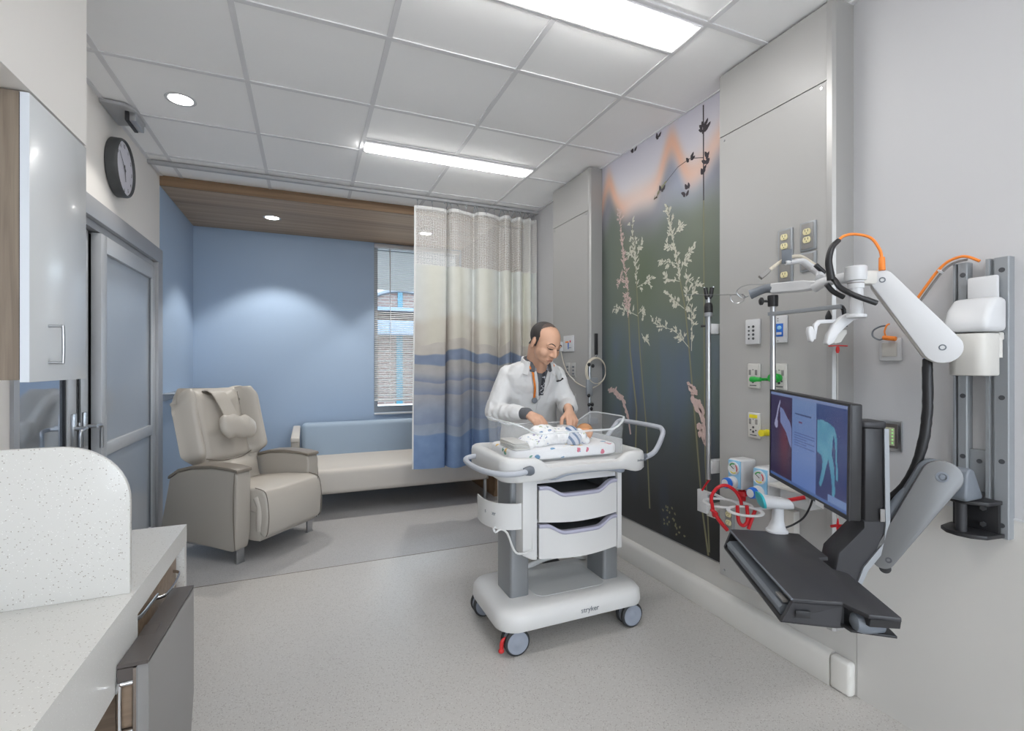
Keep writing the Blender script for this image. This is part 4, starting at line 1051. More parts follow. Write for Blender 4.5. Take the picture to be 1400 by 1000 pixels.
M['sheet_print'] = printed('white cotton with coloured animals', (232, 232, 234), [(204, 80, 112), (60, 130, 176), (232, 232, 234), (60, 140, 110), (226, 184, 90), (232, 232, 234)], 21, .27)
M['blanket'] = printed('white cotton with small print', (234, 234, 234), [(110, 140, 175), (168, 180, 130), (140, 125, 170), (226, 226, 228)], 46, .28)
mtm = MB().prism(rr2(.885, 2.095, 1.480, 2.425, .06), 0.850, .902, 'Z', bev=.014, seg=3)
single(mtm, 'mattress', 'sheet_print', 'thin white mattress in a coloured animal print sheet inside the clear tub', 'mattress', (1.2, 2.27, .850))
for k in range(4):
    single(MB().prism(rr2(.892+.003*(k % 2), 2.10+.004*(k % 2), .985-.004*k, 2.30, .02), .903+.0085*k, .9108+.0085*k, 'Z', bev=.0035), 'folded_cloth', 'white_warm', 'folded white cloth %s in the stack at the foot end of the tub' % ('lowest', 'second from bottom', 'second from top', 'topmost')[k], 'cloth', (.93, 2.2, .903+.0085*k), 'folded cloths stacked in the tub')

# ---- blob modelling
def capsule(m, a, b, ra, rb, seg=14):
    a, b = Vector(a), Vector(b); ax = b-a; L = ax.length; pr = []
    for k in range(5): t = PI/2*k/4; pr.append((-ra*math.cos(t), max(ra*math.sin(t), 1e-4)))
    for k in range(5): t = PI/2*k/4; pr.append((L+rb*math.sin(t), max(rb*math.cos(t), 1e-4)))
    m.lathe(a, ax, pr, seg)
def chain(m, pts, rs, seg=14):
    for i in range(len(pts)-1): capsule(m, pts[i], pts[i+1], rs[i], rs[i+1], seg)
def ellring(c, rx, ry, n=28, p=2.0, rz=0):
    out = []
    for i in range(n):
        a = 2*PI*i/n; ca, sa = math.cos(a), math.sin(a)
        x = abs(ca)**(2/p)*(1 if ca >= 0 else -1)*rx; y = abs(sa)**(2/p)*(1 if sa >= 0 else -1)*ry
        out.append(Vector((c[0]+x*math.cos(rz)-y*math.sin(rz), c[1]+x*math.sin(rz)+y*math.cos(rz), c[2])))
    return out
def bake(m, voxel, sit=6, fac=.5, disp=None, name='tmp'):
    me = bpy.data.meshes.new(name); bmesh.ops.recalc_face_normals(m.bm, faces=list(m.bm.faces)); m.bm.to_mesh(me); m.bm.free()
    o = bpy.data.objects.new(name, me); COL.objects.link(o)
    r = o.modifiers.new('r', 'REMESH'); r.mode = 'VOXEL'; r.voxel_size = voxel
    if sit:
        s = o.modifiers.new('s', 'SMOOTH'); s.iterations = sit; s.factor = fac
    dg = bpy.context.evaluated_depsgraph_get(); dg.update()
    me2 = bpy.data.meshes.new_from_object(o.evaluated_get(dg)); bpy.data.objects.remove(o); bpy.data.meshes.remove(me)
    if disp:
        me2.update()
        nn = [v.normal.copy() for v in me2.vertices]
        for v, q in zip(me2.vertices, nn): v.co += q*disp(v.co)
    return me2
def place(me, name, m, parent, off=None):
    off = worg(parent) if off is None else off
    for v in me.vertices: v.co -= off
    me.polygons.foreach_set('use_smooth', [True]*len(me.polygons))
    me.materials.clear()
    for q in (m if isinstance(m, list) else [m]): me.materials.append(M[q])
    o = bpy.data.objects.new(name, me); COL.objects.link(o); o.parent = parent; return o
from mathutils.bvhtree import BVHTree
def bvh(me): return BVHTree.FromPolygons([v.co for v in me.vertices], [tuple(p.vertices) for p in me.polygons])

# ================================================================ PERSON
pe = thing('person', 'person in a white lab coat leaning over the bassinet, balding with short dark hair', 'person', (1.33, 2.86, 0))
HC = Vector((1.262, 2.515, 1.428))
HM = Matrix.Translation(HC) @ Matrix.Rotation(math.radians(17), 4, 'Z') @ Matrix.Rotation(math.radians(33), 4, 'X') @ Matrix.Rotation(math.radians(4), 4, 'Y') @ Matrix.Diagonal((1.06, 1.05, .97, 1))
def hp(x, y, z): return HM @ Vector((x, y, z))
hm = MB()
def he(c, r, rot=None): hm.sphere(c, r, 24, rot)
hd = MB()
hd.sphere((0, .018, .036), (.076, .094, .080), 28); hd.sphere((0, -.022, .006), (.067, .066, .085), 24); hd.sphere((0, -.030, -.035), (.067, .057, .060), 20)
hd.sphere((0, -.040, -.062), (.055, .045, .038), 18); hd.sphere((0, -.068, -.084), (.024, .018, .017), 12)
for s_ in (-1, 1):
    hd.sphere((s_*.038, -.056, -.026), (.031, .028, .032), 14)
    capsule(hd, (s_*.012, -.082, .030), (s_*.046, -.068, .030), .0095, .009)
    hd.sphere((s_*.031, -.070, .012), (.017, .012, .011), 12)
    hd.sphere((s_*.012, -.095, -.026), (.010, .011, .009), 10)
    hd.sphere((s_*.077, .012, -.006), (.009, .020, .032), 14, (0, 0, s_*.35)); 
    hd.sphere((s_*.079, .004, -.026), (.008, .010, .013), 10)
capsule(hd, (0, -.082, .022), (0, -.106, -.016), .0075, .0125); hd.sphere((0, -.106, -.022), (.0125, .011, .010), 12)
capsule(hd, (-.019, -.083, -.055), (.019, -.083, -.055), .0075, .0075); capsule(hd, (-.016, -.082, -.066), (.016, -.082, -.066), .0085, .0085)
hd.xf(HM)
body = hd
# torso, neck, limbs in one surface
NB = Vector((1.268, 2.635, 1.315))
capsule(body, hp(0, .030, -.05), NB, .060, .064, 18); capsule(body, hp(0, -.02, -.09), NB+V(0, -.03, -.02), .040, .05)
def torso(grow=0, zs=None):
    T = [(.80, 1.33, 2.88, .172, .120), (.90, 1.325, 2.87, .165, .115), (1.0, 1.305, 2.83, .160, .112), (1.1, 1.285, 2.785, .172, .118), (1.18, 1.275, 2.745, .182, .118), (1.25, 1.27, 2.705, .178, .100), (1.295, 1.268, 2.675, .135, .080), (1.325, 1.268, 2.65, .075, .06)]
    return loft([ellring((x, y, z), rx+grow, ry+grow, 32, 2.3) for z, x, y, rx, ry in T])
def absorb(dst, src):
    src.bm.verts.ensure_lookup_table(); src.bm.verts.index_update()
    dst._add([v.co.copy() for v in src.bm.verts], [[v.index for v in f.verts] for f in src.bm.faces]); src.bm.free()
absorb(body, torso(-.018))
SR, SL = Vector((1.105, 2.725, 1.232)), Vector((1.435, 2.705, 1.232))
ER, EL = Vector((1.035, 2.735, 1.020)), Vector((1.500, 2.665, 1.045))
WR, WL = Vector((1.128, 2.480, 1.033)), Vector((1.372, 2.435, 1.048))
chain(body, [SR+V(.035, 0, .0), ER, WR], [.040, .036, .027]); chain(body, [SL+V(-.035, 0, 0), EL, WL], [.040, .036, .027])
for s_ in (-1, 1):
    chain(body, [(1.33+s_*.09, 2.88, .82), (1.33+s_*.095, 2.87, .46), (1.33+s_*.10, 2.90, .07)], [.08, .052, .036])
    capsule(body, (1.33+s_*.10, 2.91, .045), (1.33+s_*.115, 2.76, .03), .036, .03)
# hands
def hand_(m, W, d, up, side, curls, thumb_side, L=.09, pinch=1):
    """palm from wrist W along d; 'up' = back of the hand; four curled fingers and a thumb"""
    d = Vector(d).normalized(); up = Vector(up); up = (up-d*up.dot(d)).normalized(); s_ = d.cross(up)*thumb_side
    K = []
    for i, o in enumerate((.030, .011, -.010, -.029)):
        k = W+d*(L-.005*abs(i-1.2))+s_*o+up*(.004 if i in (1, 2) else 0); K.append(k)
        capsule(m, W+d*.012+s_*o*.55, k, .0145, .0108)
    capsule(m, W-d*.03, W+d*.03, .026, .023)
    lens = [(.040, .024, .019), (.044, .028, .020), (.041, .026, .019), (.032, .020, .017)]
    for i, k in enumerate(K):
        a = 0; p = k; rad = [.0098, .0090, .0080, .0070]
        if i == 3: rad = [.0085, .0078, .0070, .0062]
        for j, (ln, cu_) in enumerate(zip(lens[i], curls[i])):
            a += math.radians(cu_); q = p+(d*math.cos(a)-up*math.sin(a))*ln + s_*(.0015*(1.5-i)*-1)
            capsule(m, p, q, rad[j], rad[j+1], 10); p = q
    t0 = W+d*.022+s_*.022-up*.006; t1 = t0+(d*.55+s_*.55-up*.35).normalized()*.042; t2 = t1+(d*.85+s_*.05-up*.45).normalized()*.032; t3 = t2+(d*.9-s_*.15*pinch-up*.5).normalized()*.026
    chain(m, [t0, t1, t2, t3], [.015, .0118, .0105, .0085], 10)
hand_(body, WR+(Vector((1.165, 2.39, 1.020))-WR).normalized()*.02, (.28, -.84, -.30), (-.25, -.42, .9), 1, [(38, 42, 30), (46, 44, 30), (52, 44, 30), (56, 44, 30)], -1, .078)
hand_(body, WL+V(-.006, -.018, -.006), (-.14, -.72, -.62), (.12, -.72, .62), 1, [(30, 40, 28), (34, 42, 28), (38, 42, 28), (42, 42, 28)], 1, .078)
bme = bake(body, .0048, 3, .5)
# skin colours stay one material; brows, lids and lips are thin parts of the face
bo = place(bme.copy(), 'body', 'skin', pe)
tree = bvh(bme)
def on_face(x, z, y0=-.3):
    """point on the face surface for head-local x,z"""
    o = hp(x, y0, z); dr = (hp(x, 0, z)-o).normalized(); h = tree.ray_cast(o, dr); return (h[0], h[1]) if h[0] is not None else (hp(x, -.09, z), -dr)
def facestrip(pts, w, name, m, lift=.0008, taper=True, thick=.0012):
    R = []; n = len(pts)
    for i, (x, z) in enumerate(pts):
        p, nn = on_face(x, z); a = Vector(pts[max(i-1, 0)]); c = Vector(pts[min(i+1, n-1)]); d = (c-a).normalized()
        ww = w*(1 if not taper else (.35+.65*math.sin(PI*(i+.4)/(n-.2))))
        u = (HM.to_3x3() @ Vector((-d.y, 0, d.x))).normalized()
        R.append([p-u*ww+nn*lift*.2, p-u*ww*.6+nn*(lift+thick), p+u*ww*.6+nn*(lift+thick), p+u*ww+nn*lift*.2])
    return loft(R).build(name, m, bo)
M['lid'] = mat('eyelid shade', (158, 108, 88), .6)
for s_ in (-1, 1):
    facestrip([(s_*x, z) for x, z in ((.012, .034), (.021, .0385), (.032, .040), (.043, .037), (.051, .031))], .0050, 'eyebrow', 'hair')
    facestrip([(s_*x, z) for x, z in ((.015, .012), (.023, .0095), (.032, .009), (.040, .0105), (.048, .0135))], .0032, 'eyelashes', 'eye', .0005, True, .0010)
    facestrip([(s_*x, z) for x, z in ((.018, .021), (.026, .0245), (.034, .0245), (.043, .021))], .0008, 'eyelid', 'lid', .0001, True, .0004)
facestrip([(x, -.0615+.0012*math.cos(x*120)) for x in (-.024, -.014, -.005, .005, .014, .024)], .0042, 'lips', 'lip', .0002, True, .0014)
facestrip([(x, -.0605) for x in (-.023, -.012, 0, .012, .023)], .0009, 'mouth_line', 'eye', .0010, True, .0006)
# hair: shell over back and sides of the skull
inv = HM.inverted(); keep = []; keep2 = []
for p in bme.polygons:
    c = inv @ p.center
    r_ = math.hypot(c.x, c.y-.01)
    if c.z < -.055 or c.y < -.10: continue
    if c.length > .15: continue
    side = c.y > (-.012 + .75*max(0, c.z-.05) + .10*max(0, .02-c.z)) and c.z > -.026-.55*max(0, c.y-.02)
    front_top = c.z > .045 and c.y > -.006 + .25*abs(c.x)
    ear = abs(c.x) > .0765 and -.04 < c.z < .03 and -.012 < c.y < .036
    if side and not ear: keep.append(p.index)
    if front_top and not ear and c.y < .05: keep2.append(p.index)
for kp_, lift, mt_, nm_ in ((keep, .0030, 'hair', 'hair'), (keep2, .0012, 'hair_thin', 'thin_hair')):
    idx = {}; hv = []; hf = []
    for pi in kp_:
        f = []
        for vi in bme.polygons[pi].vertices:
            if vi not in idx: idx[vi] = len(hv); v = bme.vertices[vi]; hv.append(v.co+v.normal*lift)
            f.append(idx[vi])
        hf.append(f)
    hme = bpy.data.meshes.new(nm_); hme.from_pydata([tuple(v) for v in hv], [], hf)
    place(hme, nm_, mt_, pe)
# shirt and its collar, coat
def wr(co): # soft wrinkles
    return .006*noise.noise(co*8)+.0045*noise.noise(Vector((co.x*26, co.y*26, co.z*9)))+.0015*noise.noise(co*50)
ctm = torso(.016)
T2 = loft([ellring((x, y, z), rx, ry, 32, 2.4) for z, x, y, rx, ry in [(.50, 1.34, 2.90, .205, .150), (.62, 1.34, 2.90, .200, .145), (.80, 1.33, 2.885, .190, .138), (.90, 1.325, 2.87, .183, .132)]])
absorb(ctm, T2)
chain(ctm, [SR+V(.012, 0, .006), ER, ER.lerp(WR, .80)], [.066, .056, .043], 18); chain(ctm, [SL+V(-.012, 0, .006), EL, EL.lerp(WL, .86)], [.066, .056, .043], 18)
capsule(ctm, SR+V(.02, 0, .008), (1.22, 2.665, 1.295), .064, .045); capsule(ctm, SL+V(-.02, 0, .008), (1.315, 2.665, 1.295), .064, .045)
def wr2(co):
    w_ = wr(co)
    # sleeve creases wrap the arms
    for A_, B_ in ((ER, WR), (EL, WL)):
        dd = (B_-A_).normalized(); t = (co-A_).dot(dd); r = ((co-A_)-dd*t).length
        if -.04 < t < .28 and r < .075: w_ += .0035*math.sin(t*130+noise.noise(co*18)*3)*sm(.30, .05, t)
    return w_
cme = bake(ctm, .006, 5, .5, wr2)
coat = place(cme.copy(), 'lab_coat', 'coat', pe); ctree = bvh(cme)
shm = MB(); chain(shm, [ER.lerp(WR, .6), ER.lerp(WR, 1.03)], [.034, .0335], 18)
sh1 = bake(shm, .004, 2); place(sh1, 'shirt_cuff', 'shirt', pe)
shm = MB(); chain(shm, [EL.lerp(WL, .6), EL.lerp(WL, .96)], [.034, .033], 18); place(bake(shm, .004, 2), 'shirt_cuff', 'shirt', pe)
def chest(x, z, lift):
    h = ctree.ray_cast(Vector((x, 1.9, z)), Vector((0, 1, 0)))
    if h[0] is None: return Vector((x, 2.64, z))
    return h[0]+Vector((0, -lift, 0))
# V of the dark shirt between the lapels
cx = 1.272
m = MB(); rows = []
for k in range(13):
    t = k/12; z = 1.318-.20*t; hw = .056*(1-t)**.8+.002
    rows.append([chest(cx+hw*(i/4-1)+.014*t, z, .003+.004*math.sin(PI*i/8)) for i in range(9)])
R = [[m.bm.verts.new(p) for p in r] for r in rows]
for a, b2 in zip(R, R[1:]):
    for i in range(8): m.bm.faces.new([a[i], a[i+1], b2[i+1], b2[i]])
m.build('shirt_front', 'shirt', pe)
# collar of the shirt round the neck, then coat collar and lapels
def collar(r, z0, z1, name, mt_, open_, tilt=.30, wide=1.0):
    m = MB(); R = []
    nA = 30
    for i in range(nA+1):
        a = -PI/2+open_+(2*PI-2*open_)*i/nA
        c = NB+Vector((math.cos(a)*r*wide, math.sin(a)*r*1.0-.005, 0)); dz = tilt*(c.y-NB.y)
        o = Vector((math.cos(a), math.sin(a), 0))
        R.append([c+V(0, 0, z0+dz), c+V(0, 0, z1+dz)-o*.006, c+o*.006+V(0, 0, z1+dz), c+o*.022+V(0, 0, z0+dz-.012), c+o*.018+V(0, 0, z0+dz-.016)])
    return loft(R).build(name, mt_, pe)
collar(.068, -.02, .028, 'shirt_collar', 'shirt', .62)
collar(.060, -.015, .018, 'undershirt_collar', 'collar_in', .50)
collar(.086, -.040, .022, 'coat_collar', 'coat', .95, .34, 1.04)
def lapel(sx):
    pts_o = [(.055, 1.300), (.078, 1.285), (.092, 1.262), (.060, 1.25), (.058, 1.20), (.030, 1.13), (.014, 1.095)]
    pts_i = [(.044, 1.304), (.042, 1.285), (.038, 1.262), (.034, 1.25), (.022, 1.20), (.008, 1.13), (.004, 1.095)]
    m = MB(); R = []
    for (xo, z), (xi, z2) in zip(pts_o, pts_i):
        sh = .014*(1.318-z)/.2
        a = chest(cx+sx*xo+sh, z, .005); b2 = chest(cx+sx*xi+sh, z2, .010); c = (a+b2)/2+V(0, -.004, 0)
        R.append([m.bm.verts.new(q) for q in (a+V(0, .004, 0), a, c, b2, b2+V(0, .006, 0))])
    for p, q in zip(R, R[1:]):
        for i in range(4): m.bm.faces.new([p[i], p[i+1], q[i+1], q[i]])
    m.build('lapel', 'coat', coat, angle=60)
lapel(-1); lapel(1)
# front closing edge + pocket + patterned tie
m = MB().tube([chest(cx+.014+.01*k/10, 1.10-.045*k, .002) for k in range(11)], .0035, seg=8, smooth=2, flat=.6); m.build('coat_edge', 'coat', coat)
pk = MB(); px, pz = 1.185, 1.13
R = [[pk.bm.verts.new(chest(px+.085*(i/5), pz-.10*j/5, .0035)) for i in range(6)] for j in range(6)]
for j in range(5):
    for i in range(5): pk.bm.faces.new([R[j][i], R[j][i+1], R[j+1][i+1], R[j+1][i]])
pk.build('breast_pocket', 'coat', coat)
M['tie'] = printed('black and white patterned cloth', (60, 62, 68), [(210, 212, 216), (60, 62, 68), (190, 192, 198)], 60, .35)
m = MB(); R = []
for k in range(9):
    z = 1.29-.021*k; hw = .007+.006*math.sin(PI*min(1, k/8)*.5); R.append([m.bm.verts.new(chest(cx+.012+.014*k/9+dx*hw, z, .012)) for dx in (-1, 0, 1)])
for p, q in zip(R, R[1:]):
    for i in range(2): m.bm.faces.new([p[i], p[i+1], q[i+1], q[i]])
m.build('tie', 'tie', pe)
# trousers and shoes
tm_ = MB()
for s_ in (-1, 1): chain(tm_, [(1.33+s_*.09, 2.88, .86), (1.33+s_*.095, 2.87, .46), (1.33+s_*.10, 2.90, .10)], [.098, .072, .062], 16)
place(bake(tm_, .008, 4), 'trousers', 'trouser', pe)
for s_ in (-1, 1):
    m = MB(); capsule(m, (1.33+s_*.10, 2.92, .047), (1.33+s_*.118, 2.75, .040), .045, .040); me_ = bake(m, .005, 3)
    for v in me_.vertices: v.co.z = max(v.co.z, .002)
    place(me_, 'shoe', 'black', pe)
# orange stethoscope round the neck (rests on the coat)
stt = thing('stethoscope', 'orange stethoscope hanging round the neck of the person in the lab coat', 'stethoscope', (1.25, 2.6, 1.2))
pts = [NB+V(.06, .0, .03), NB+V(.0, .078, .012), NB+V(-.062, .028, .008)+V(0, 0, .006)]
pts2 = [NB+V(.085, -.055, -.018), NB+V(.088, -.01, .008), NB+V(.06, .055, .018), NB+V(0, .088, .022), NB+V(-.06, .058, .022), NB+V(-.085, .0, .012), NB+V(-.078, -.045, -.012)]
right = [chest(cx-.058, 1.262, .013), chest(cx-.048, 1.225, .013), chest(cx-.034, 1.18, .012), chest(cx-.022, 1.14, .010), chest(cx-.016, 1.105, .008)]
MB().tube(pts2+right, .0064, seg=10, smooth=6).build('tube', 'orange', stt)
p = right[-1]
MB().lathe(p+V(0, -.004, -.014), (0, -1, 0), [(-.004, .017), (.004, .018), (.008, .015), (.010, .012)], 20).build('chestpiece', 'grey_pl', stt)
left = [NB+V(.083, -.058, -.022), chest(cx+.088, 1.262, .010), chest(cx+.112, 1.235, .010), chest(cx+.128, 1.212, .012)]
MB().tube(left, .0042, seg=8, smooth=5).build('ear_tubes', 'white_warm', stt)
MB().tube([left[-1], left[-1]+V(.012, -.004, -.004), left[-1]+V(.028, -.004, .006)], .004, seg=8).sphere(left[-1]+V(.030, -.004, .008), .006, 10).sphere(left[-1]+V(-.004, -.006, -.006), (.010, .006, .005), 10).build('ear_tips', 'black', stt)

# ================================================================ BABY
ba = thing('baby', 'newborn baby lying swaddled in the clear tub, head to the right', 'person', (1.30, 2.24, .903))
m = MB(); m.sphere((1.362, 2.245, .985), (.046, .042, .043), 20); m.sphere((1.345, 2.225, .985), (.026, .026, .026), 12); m.sphere((1.352, 2.208, .990), (.008, .010, .008), 8)
m.sphere((1.372, 2.208, .975), (.012, .006, .012), 10)
capsule(m, (1.33, 2.25, .972), (1.15, 2.25, .968), .030, .032); chain(m, [(1.27, 2.22, .965), (1.22, 2.18, .958), (1.27, 2.16, .958)], [.016, .014, .011]); capsule(m, (1.15, 2.25, .968), (1.05, 2.23, .955), .028, .018)
mb_ = bake(m, .003, 3)
for v in mb_.vertices: v.co.z = max(v.co.z-.038, .9033)
place(mb_, 'body', 'skin_baby', ba)
m = MB(); m.sphere((1.363, 2.247, .988), (.0475, .0425, .044), 20)
hme = bake(m, .004, 1)
m = MB(); bmv = [v.co.copy() for v in hme.vertices]; fs = [tuple(p.vertices) for p in hme.polygons if (hme.vertices[p.vertices[0]].co.x > 1.372 or hme.vertices[p.vertices[0]].co.z > 1.012)]
bpy.data.meshes.remove(hme)
m._add(bmv, fs)
for v in [v for v in m.bm.verts if not v.link_faces]: m.bm.verts.remove(v)
for v in m.bm.verts: v.co.z -= .038
M['baby_hair'] = mat('soft brown hair', (192, 140, 98), .8, vary=.1, vscale=60)
m.build('hair', 'baby_hair', ba)
# swaddle
def cloth_blob(shapes, name, m_, label, base, sd, amp=.006, parent=None):
    m = MB()
    for s_ in shapes:
        if len(s_) == 2: m.sphere(s_[0], s_[1], 18)
        else: capsule(m, *s_)
    me = bake(m, .0035, 4, .5, lambda co: amp*noise.noise(co*24+V(sd, 0, 0))+amp*.5*noise.noise(co*60+V(0, sd, 0)))
    for v in me.vertices: v.co.z = max(v.co.z-.038, .9035)
    if parent: return place(me, name, m_, parent)
    b0 = Vector(base); o = place(me, name, m_, None, b0); o.location = b0; return tag(o, label, 'blanket')
cloth_blob([((1.05, 2.22, .96), (.085, .085, .036)), ((1.12, 2.24, .980), (.080, .085, .056)), ((1.085, 2.22, 1.012), (.050, .045, .030)), ((.98, 2.19, .948), (.05, .07, .014)), ((1.21, 2.23, .978), (.075, .080, .046)), ((1.27, 2.24, .974), (.05, .06, .042)), ((1.30, 2.20, .972), (.034, .062, .040)), ((1.315, 2.165, .957), (.028, .03, .022))], 'swaddle_blanket', 'blanket', 'white swaddle blanket with fine print bundled round the baby', (1.15, 2.24, .903), 3)
ms, nt, b = newmat('blue striped cotton'); tc = nt.nodes.new('ShaderNodeTexCoord'); mp = nt.nodes.new('ShaderNodeMapping'); mp.inputs['Rotation'].default_value = (0, math.radians(28), 0); wv = nt.nodes.new('ShaderNodeTexWave'); wv.inputs['Scale'].default_value = 11
r = nt.nodes.new('ShaderNodeValToRGB'); r.color_ramp.elements[0].position = .62; r.color_ramp.elements[0].color = srgb(196, 200, 212); r.color_ramp.elements[1].position = .70; r.color_ramp.elements[1].color = srgb(92, 116, 150)
nt.links.new(tc.outputs['Object'], mp.inputs[0]); nt.links.new(mp.outputs[0], wv.inputs[0]); nt.links.new(wv.outputs['Fac'], r.inputs[0]); nt.links.new(r.outputs[0], b.inputs['Base Color']); b.inputs['Roughness'].default_value = .85
M['stripe'] = ms
cloth_blob([((1.245, 2.160, .966), (.040, .044, .040)), ((1.25, 2.20, .988), (.042, .055, .042))], 'striped_cloth', 'stripe', 'blue and white striped cloth folded over the swaddled baby', (1.25, 2.18, .903), 9, .003)
single(MB().box((1.30, 2.345, .945), (.085, .05, .06), (0.1, .05, .2), bev=.006), 'wipe_pack', 'white', 'small white pad under the hand of the person at the tub', 'pad', (1.30, 2.345, .915))
# ================================================================ WALL PLATES
PXF = 1.884      # face of the headwall sheets
def yplate(y0, y1, z0, z1, th, x=PXF, r=.004): return MB().box2((x-th, y0, z0), (x-.0002, y1, z1), bev=min(r, th*.45))
def receptacle(parent, yc, zc, x, s=1):
    m = MB(); out = []
    for k in range(25):
        a = 2*PI*k/25; out.append((yc+.0165*s*math.cos(a), zc+max(-.0125, min(.0125, .0165*math.sin(a)))*s))
    m.prism(out, x-.004, x, 'X', bev=.001); r_ = m.build('receptacle', 'cream', parent)
    h = MB(); 
    for dy in (-.006, .006): h.box2((x-.0046, yc+dy*s-.0012, zc+.0), (x-.0041, yc+dy*s+.0012, zc+.009*s))
    h.cyl((x-.0046, yc, zc-.006*s), (x-.0041, yc, zc-.006*s), .0022, seg=8); h.build('slots', 'print', r_, smooth=False)
def socket(y0, y1, z0, z1, recs, label, name='electrical_outlet', m='alu', x=PXF, base='steel'):
    t = thing(name, label, 'outlet', (x, (y0+y1)/2, z0), 'electrical outlets on the headwall')
    p = yplate(y0, y1, z0, z1, .008, x).build('cover_plate', m, t)
    yplate(y0+.009, y1-.009, z0+.007, z1-.007, .0035, x-.0075).build('inner_plate', 'grey_lam', p)
    for z in recs: receptacle(t, (y0+y1)/2, z, x-.0112)
    return t
socket(1.430, 1.500, 1.655, 1.886, (1.85, 1.812, 1.69), 'tall grey outlet plate with three ivory receptacles behind the white arm')
socket(1.328, 1.398, 1.772, 1.890, (1.848, 1.815), 'grey outlet plate with two ivory receptacles, upper right on the wide headwall column')
t = socket(1.328, 1.398, 1.688, 1.766, (), 'blank grey wall plate just below the upper right outlet'); t['category'] = 'wall plate'
t = socket(1.735, 1.790, .50, .612, (.585, .545), 'low ivory outlet beside the red tubing near the bottom of the wide headwall column')
sw = thing('button_panel', 'white wall panel with eight small buttons left of the steel pole', 'switch panel', (PXF, 1.627, 1.40))
yplate(1.589, 1.664, 1.400, 1.514, .014).build('cover_plate', 'white', sw)
for i in range(2):
    for j in range(4):
        m_ = MB().cyl((PXF-.0165, 1.643-i*.024, 1.480-j*.018), (PXF-.0138, 1.643-i*.024, 1.480-j*.018), .0042 if i == 0 else .0058, seg=12); m_.build('button', 'print', sw)
bp = thing('call_station', 'white wall plate with a bright blue square behind the steel pole', 'call station', (PXF, 1.49, 1.40))
yplate(1.455, 1.530, 1.402, 1.518, .012).build('cover_plate', 'white', bp)
b1 = MB().box2((PXF-.0145, 1.470, 1.428), (PXF-.0118, 1.516, 1.484), bev=.001).build('blue_panel', 'blue_pl', bp)
MB().box2((PXF-.0155, 1.476, 1.436), (PXF-.0144, 1.500, 1.447)).build('label_strip', 'white', b1, smooth=False)
MB().sphere((PXF-.0145, 1.487, 1.466), (.002, .011, .009), 12).build('call_symbol', 'sky_pl', b1)
for z in (1.496, 1.506, 1.410): MB().cyl((PXF-.0132, 1.495, z), (PXF-.0118, 1.495, z), .0022, seg=8).build('screw', 'print', bp)
def gas(y0, y1, z0, z1, label, tab=None, fit=None):
    t = thing('gas_outlet', label, 'gas outlet', (PXF, (y0+y1)/2, z0), 'medical gas outlets')
    p = yplate(y0, y1, z0, z1, .010).build('cover_plate', 'white_warm', t)
    yplate(y0+.005, y1-.005, z0+.006, z1-.006, .003, PXF-.0095).build('inner_plate', 'white_warm', p)
    if tab: yplate(y0+.012, y1-.012, z1-.024, z1-.008, .0012, PXF-.0124).build('colour_tab', tab, p, smooth=False)
    yc = (y0+y1)/2
    for dy in (-.017, .017): yplate(yc+dy-.006, yc+dy+.006, z1-.052, z1-.028, .002, PXF-.0124).build('latch', 'grey_lam', t)
    for dy, dz, r in ((0, .050, .005), (0, .030, .0055), (-.014, .037, .003), (.014, .037, .003), (0, .086, .002)):
        MB().cyl((PXF-.0145, yc+dy, z0+dz), (PXF-.012, yc+dy, z0+dz), r, seg=12).build('port', 'print', t)
    yplate(yc-.018, yc+.018, z0+.0125, z0+.0165, .0006, PXF-.0124).build('caption_bar', 'print', t, smooth=False)
    if fit == 'green':
        MB().lathe((PXF-.013, yc, z0+.052), (-1, 0, 0), [(0, .017), (.012, .019), (.016, .019), (.018, .013), (.034, .013), (.036, .017), (.050, .017), (.053, .012)], 20).build('flow_fitting', 'green', t)
    return t
gas(1.589, 1.655, 1.198, 1.312, 'medical gas outlet plate below the eight-button panel, left of the pole')
gas(1.457, 1.521, 1.198, 1.312, 'medical gas outlet with a green fitting, right of the steel pole', None, 'green')
gas(1.587, 1.654, .972, 1.088, 'medical gas outlet with a pale yellow tab left of the monitor', 'yellow')
gv = thing('green_connector', 'small green connector on the steel pole between two gas outlets', 'connector', (1.80, 1.535, 1.24))
MB().lathe((1.80, 1.575, 1.243), (.3, -1, 0), [(0, .010), (.004, .0125), (.022, .0125), (.026, .010), (.045, .010)], 16).build('connector_body', 'green', gv)
MB().tube([(1.82, 1.53, 1.243), (1.86, 1.53, 1.243), (PXF, 1.53, 1.243)], .006, seg=10).build('stem', 'green', gv)
yv = thing('yellow_connector', 'small yellow connector beside the left edge of the monitor', 'connector', (PXF, 1.55, 1.0))
MB().lathe((PXF, 1.553, 1.006), (-1, 0, 0), [(0, .014), (.010, .015), (.014, .012), (.028, .012), (.031, .015), (.045, .015)], 16).build('connector_body', 'yellow', yv)
# wall switch + data outlet on the right wall
ts = thing('wall_thermostat', 'steel framed wall thermostat with lit keypad right of the monitor', 'thermostat', (XR, 1.12, .988))
yplate(1.085, 1.155, .988, 1.102, .010, XR).build('frame', 'steel', ts)
yplate(1.096, 1.144, 1.000, 1.090, .005, XR-.0095).build('bezel', 'grey_lam_dk', ts)
M['keypad'] = mat('beige keypad', (176, 178, 150), .4)
kp = yplate(1.105, 1.136, 1.010, 1.076, .003, XR-.0142).build('keypad', 'keypad', ts)
M['led_green'] = emis('green indicator', (.25, .75, .2), .5)
for j in range(5):
    for y in (1.130, 1.111): MB().box2((XR-.0182, y-.0022, 1.018+j*.012), (XR-.017, y+.0022, 1.022+j*.012)).build('indicator', 'led_green', kp, smooth=False)
do_ = thing('data_outlet', 'white data outlet with orange plug under the white arm', 'outlet', (XR, 1.12, 1.325))
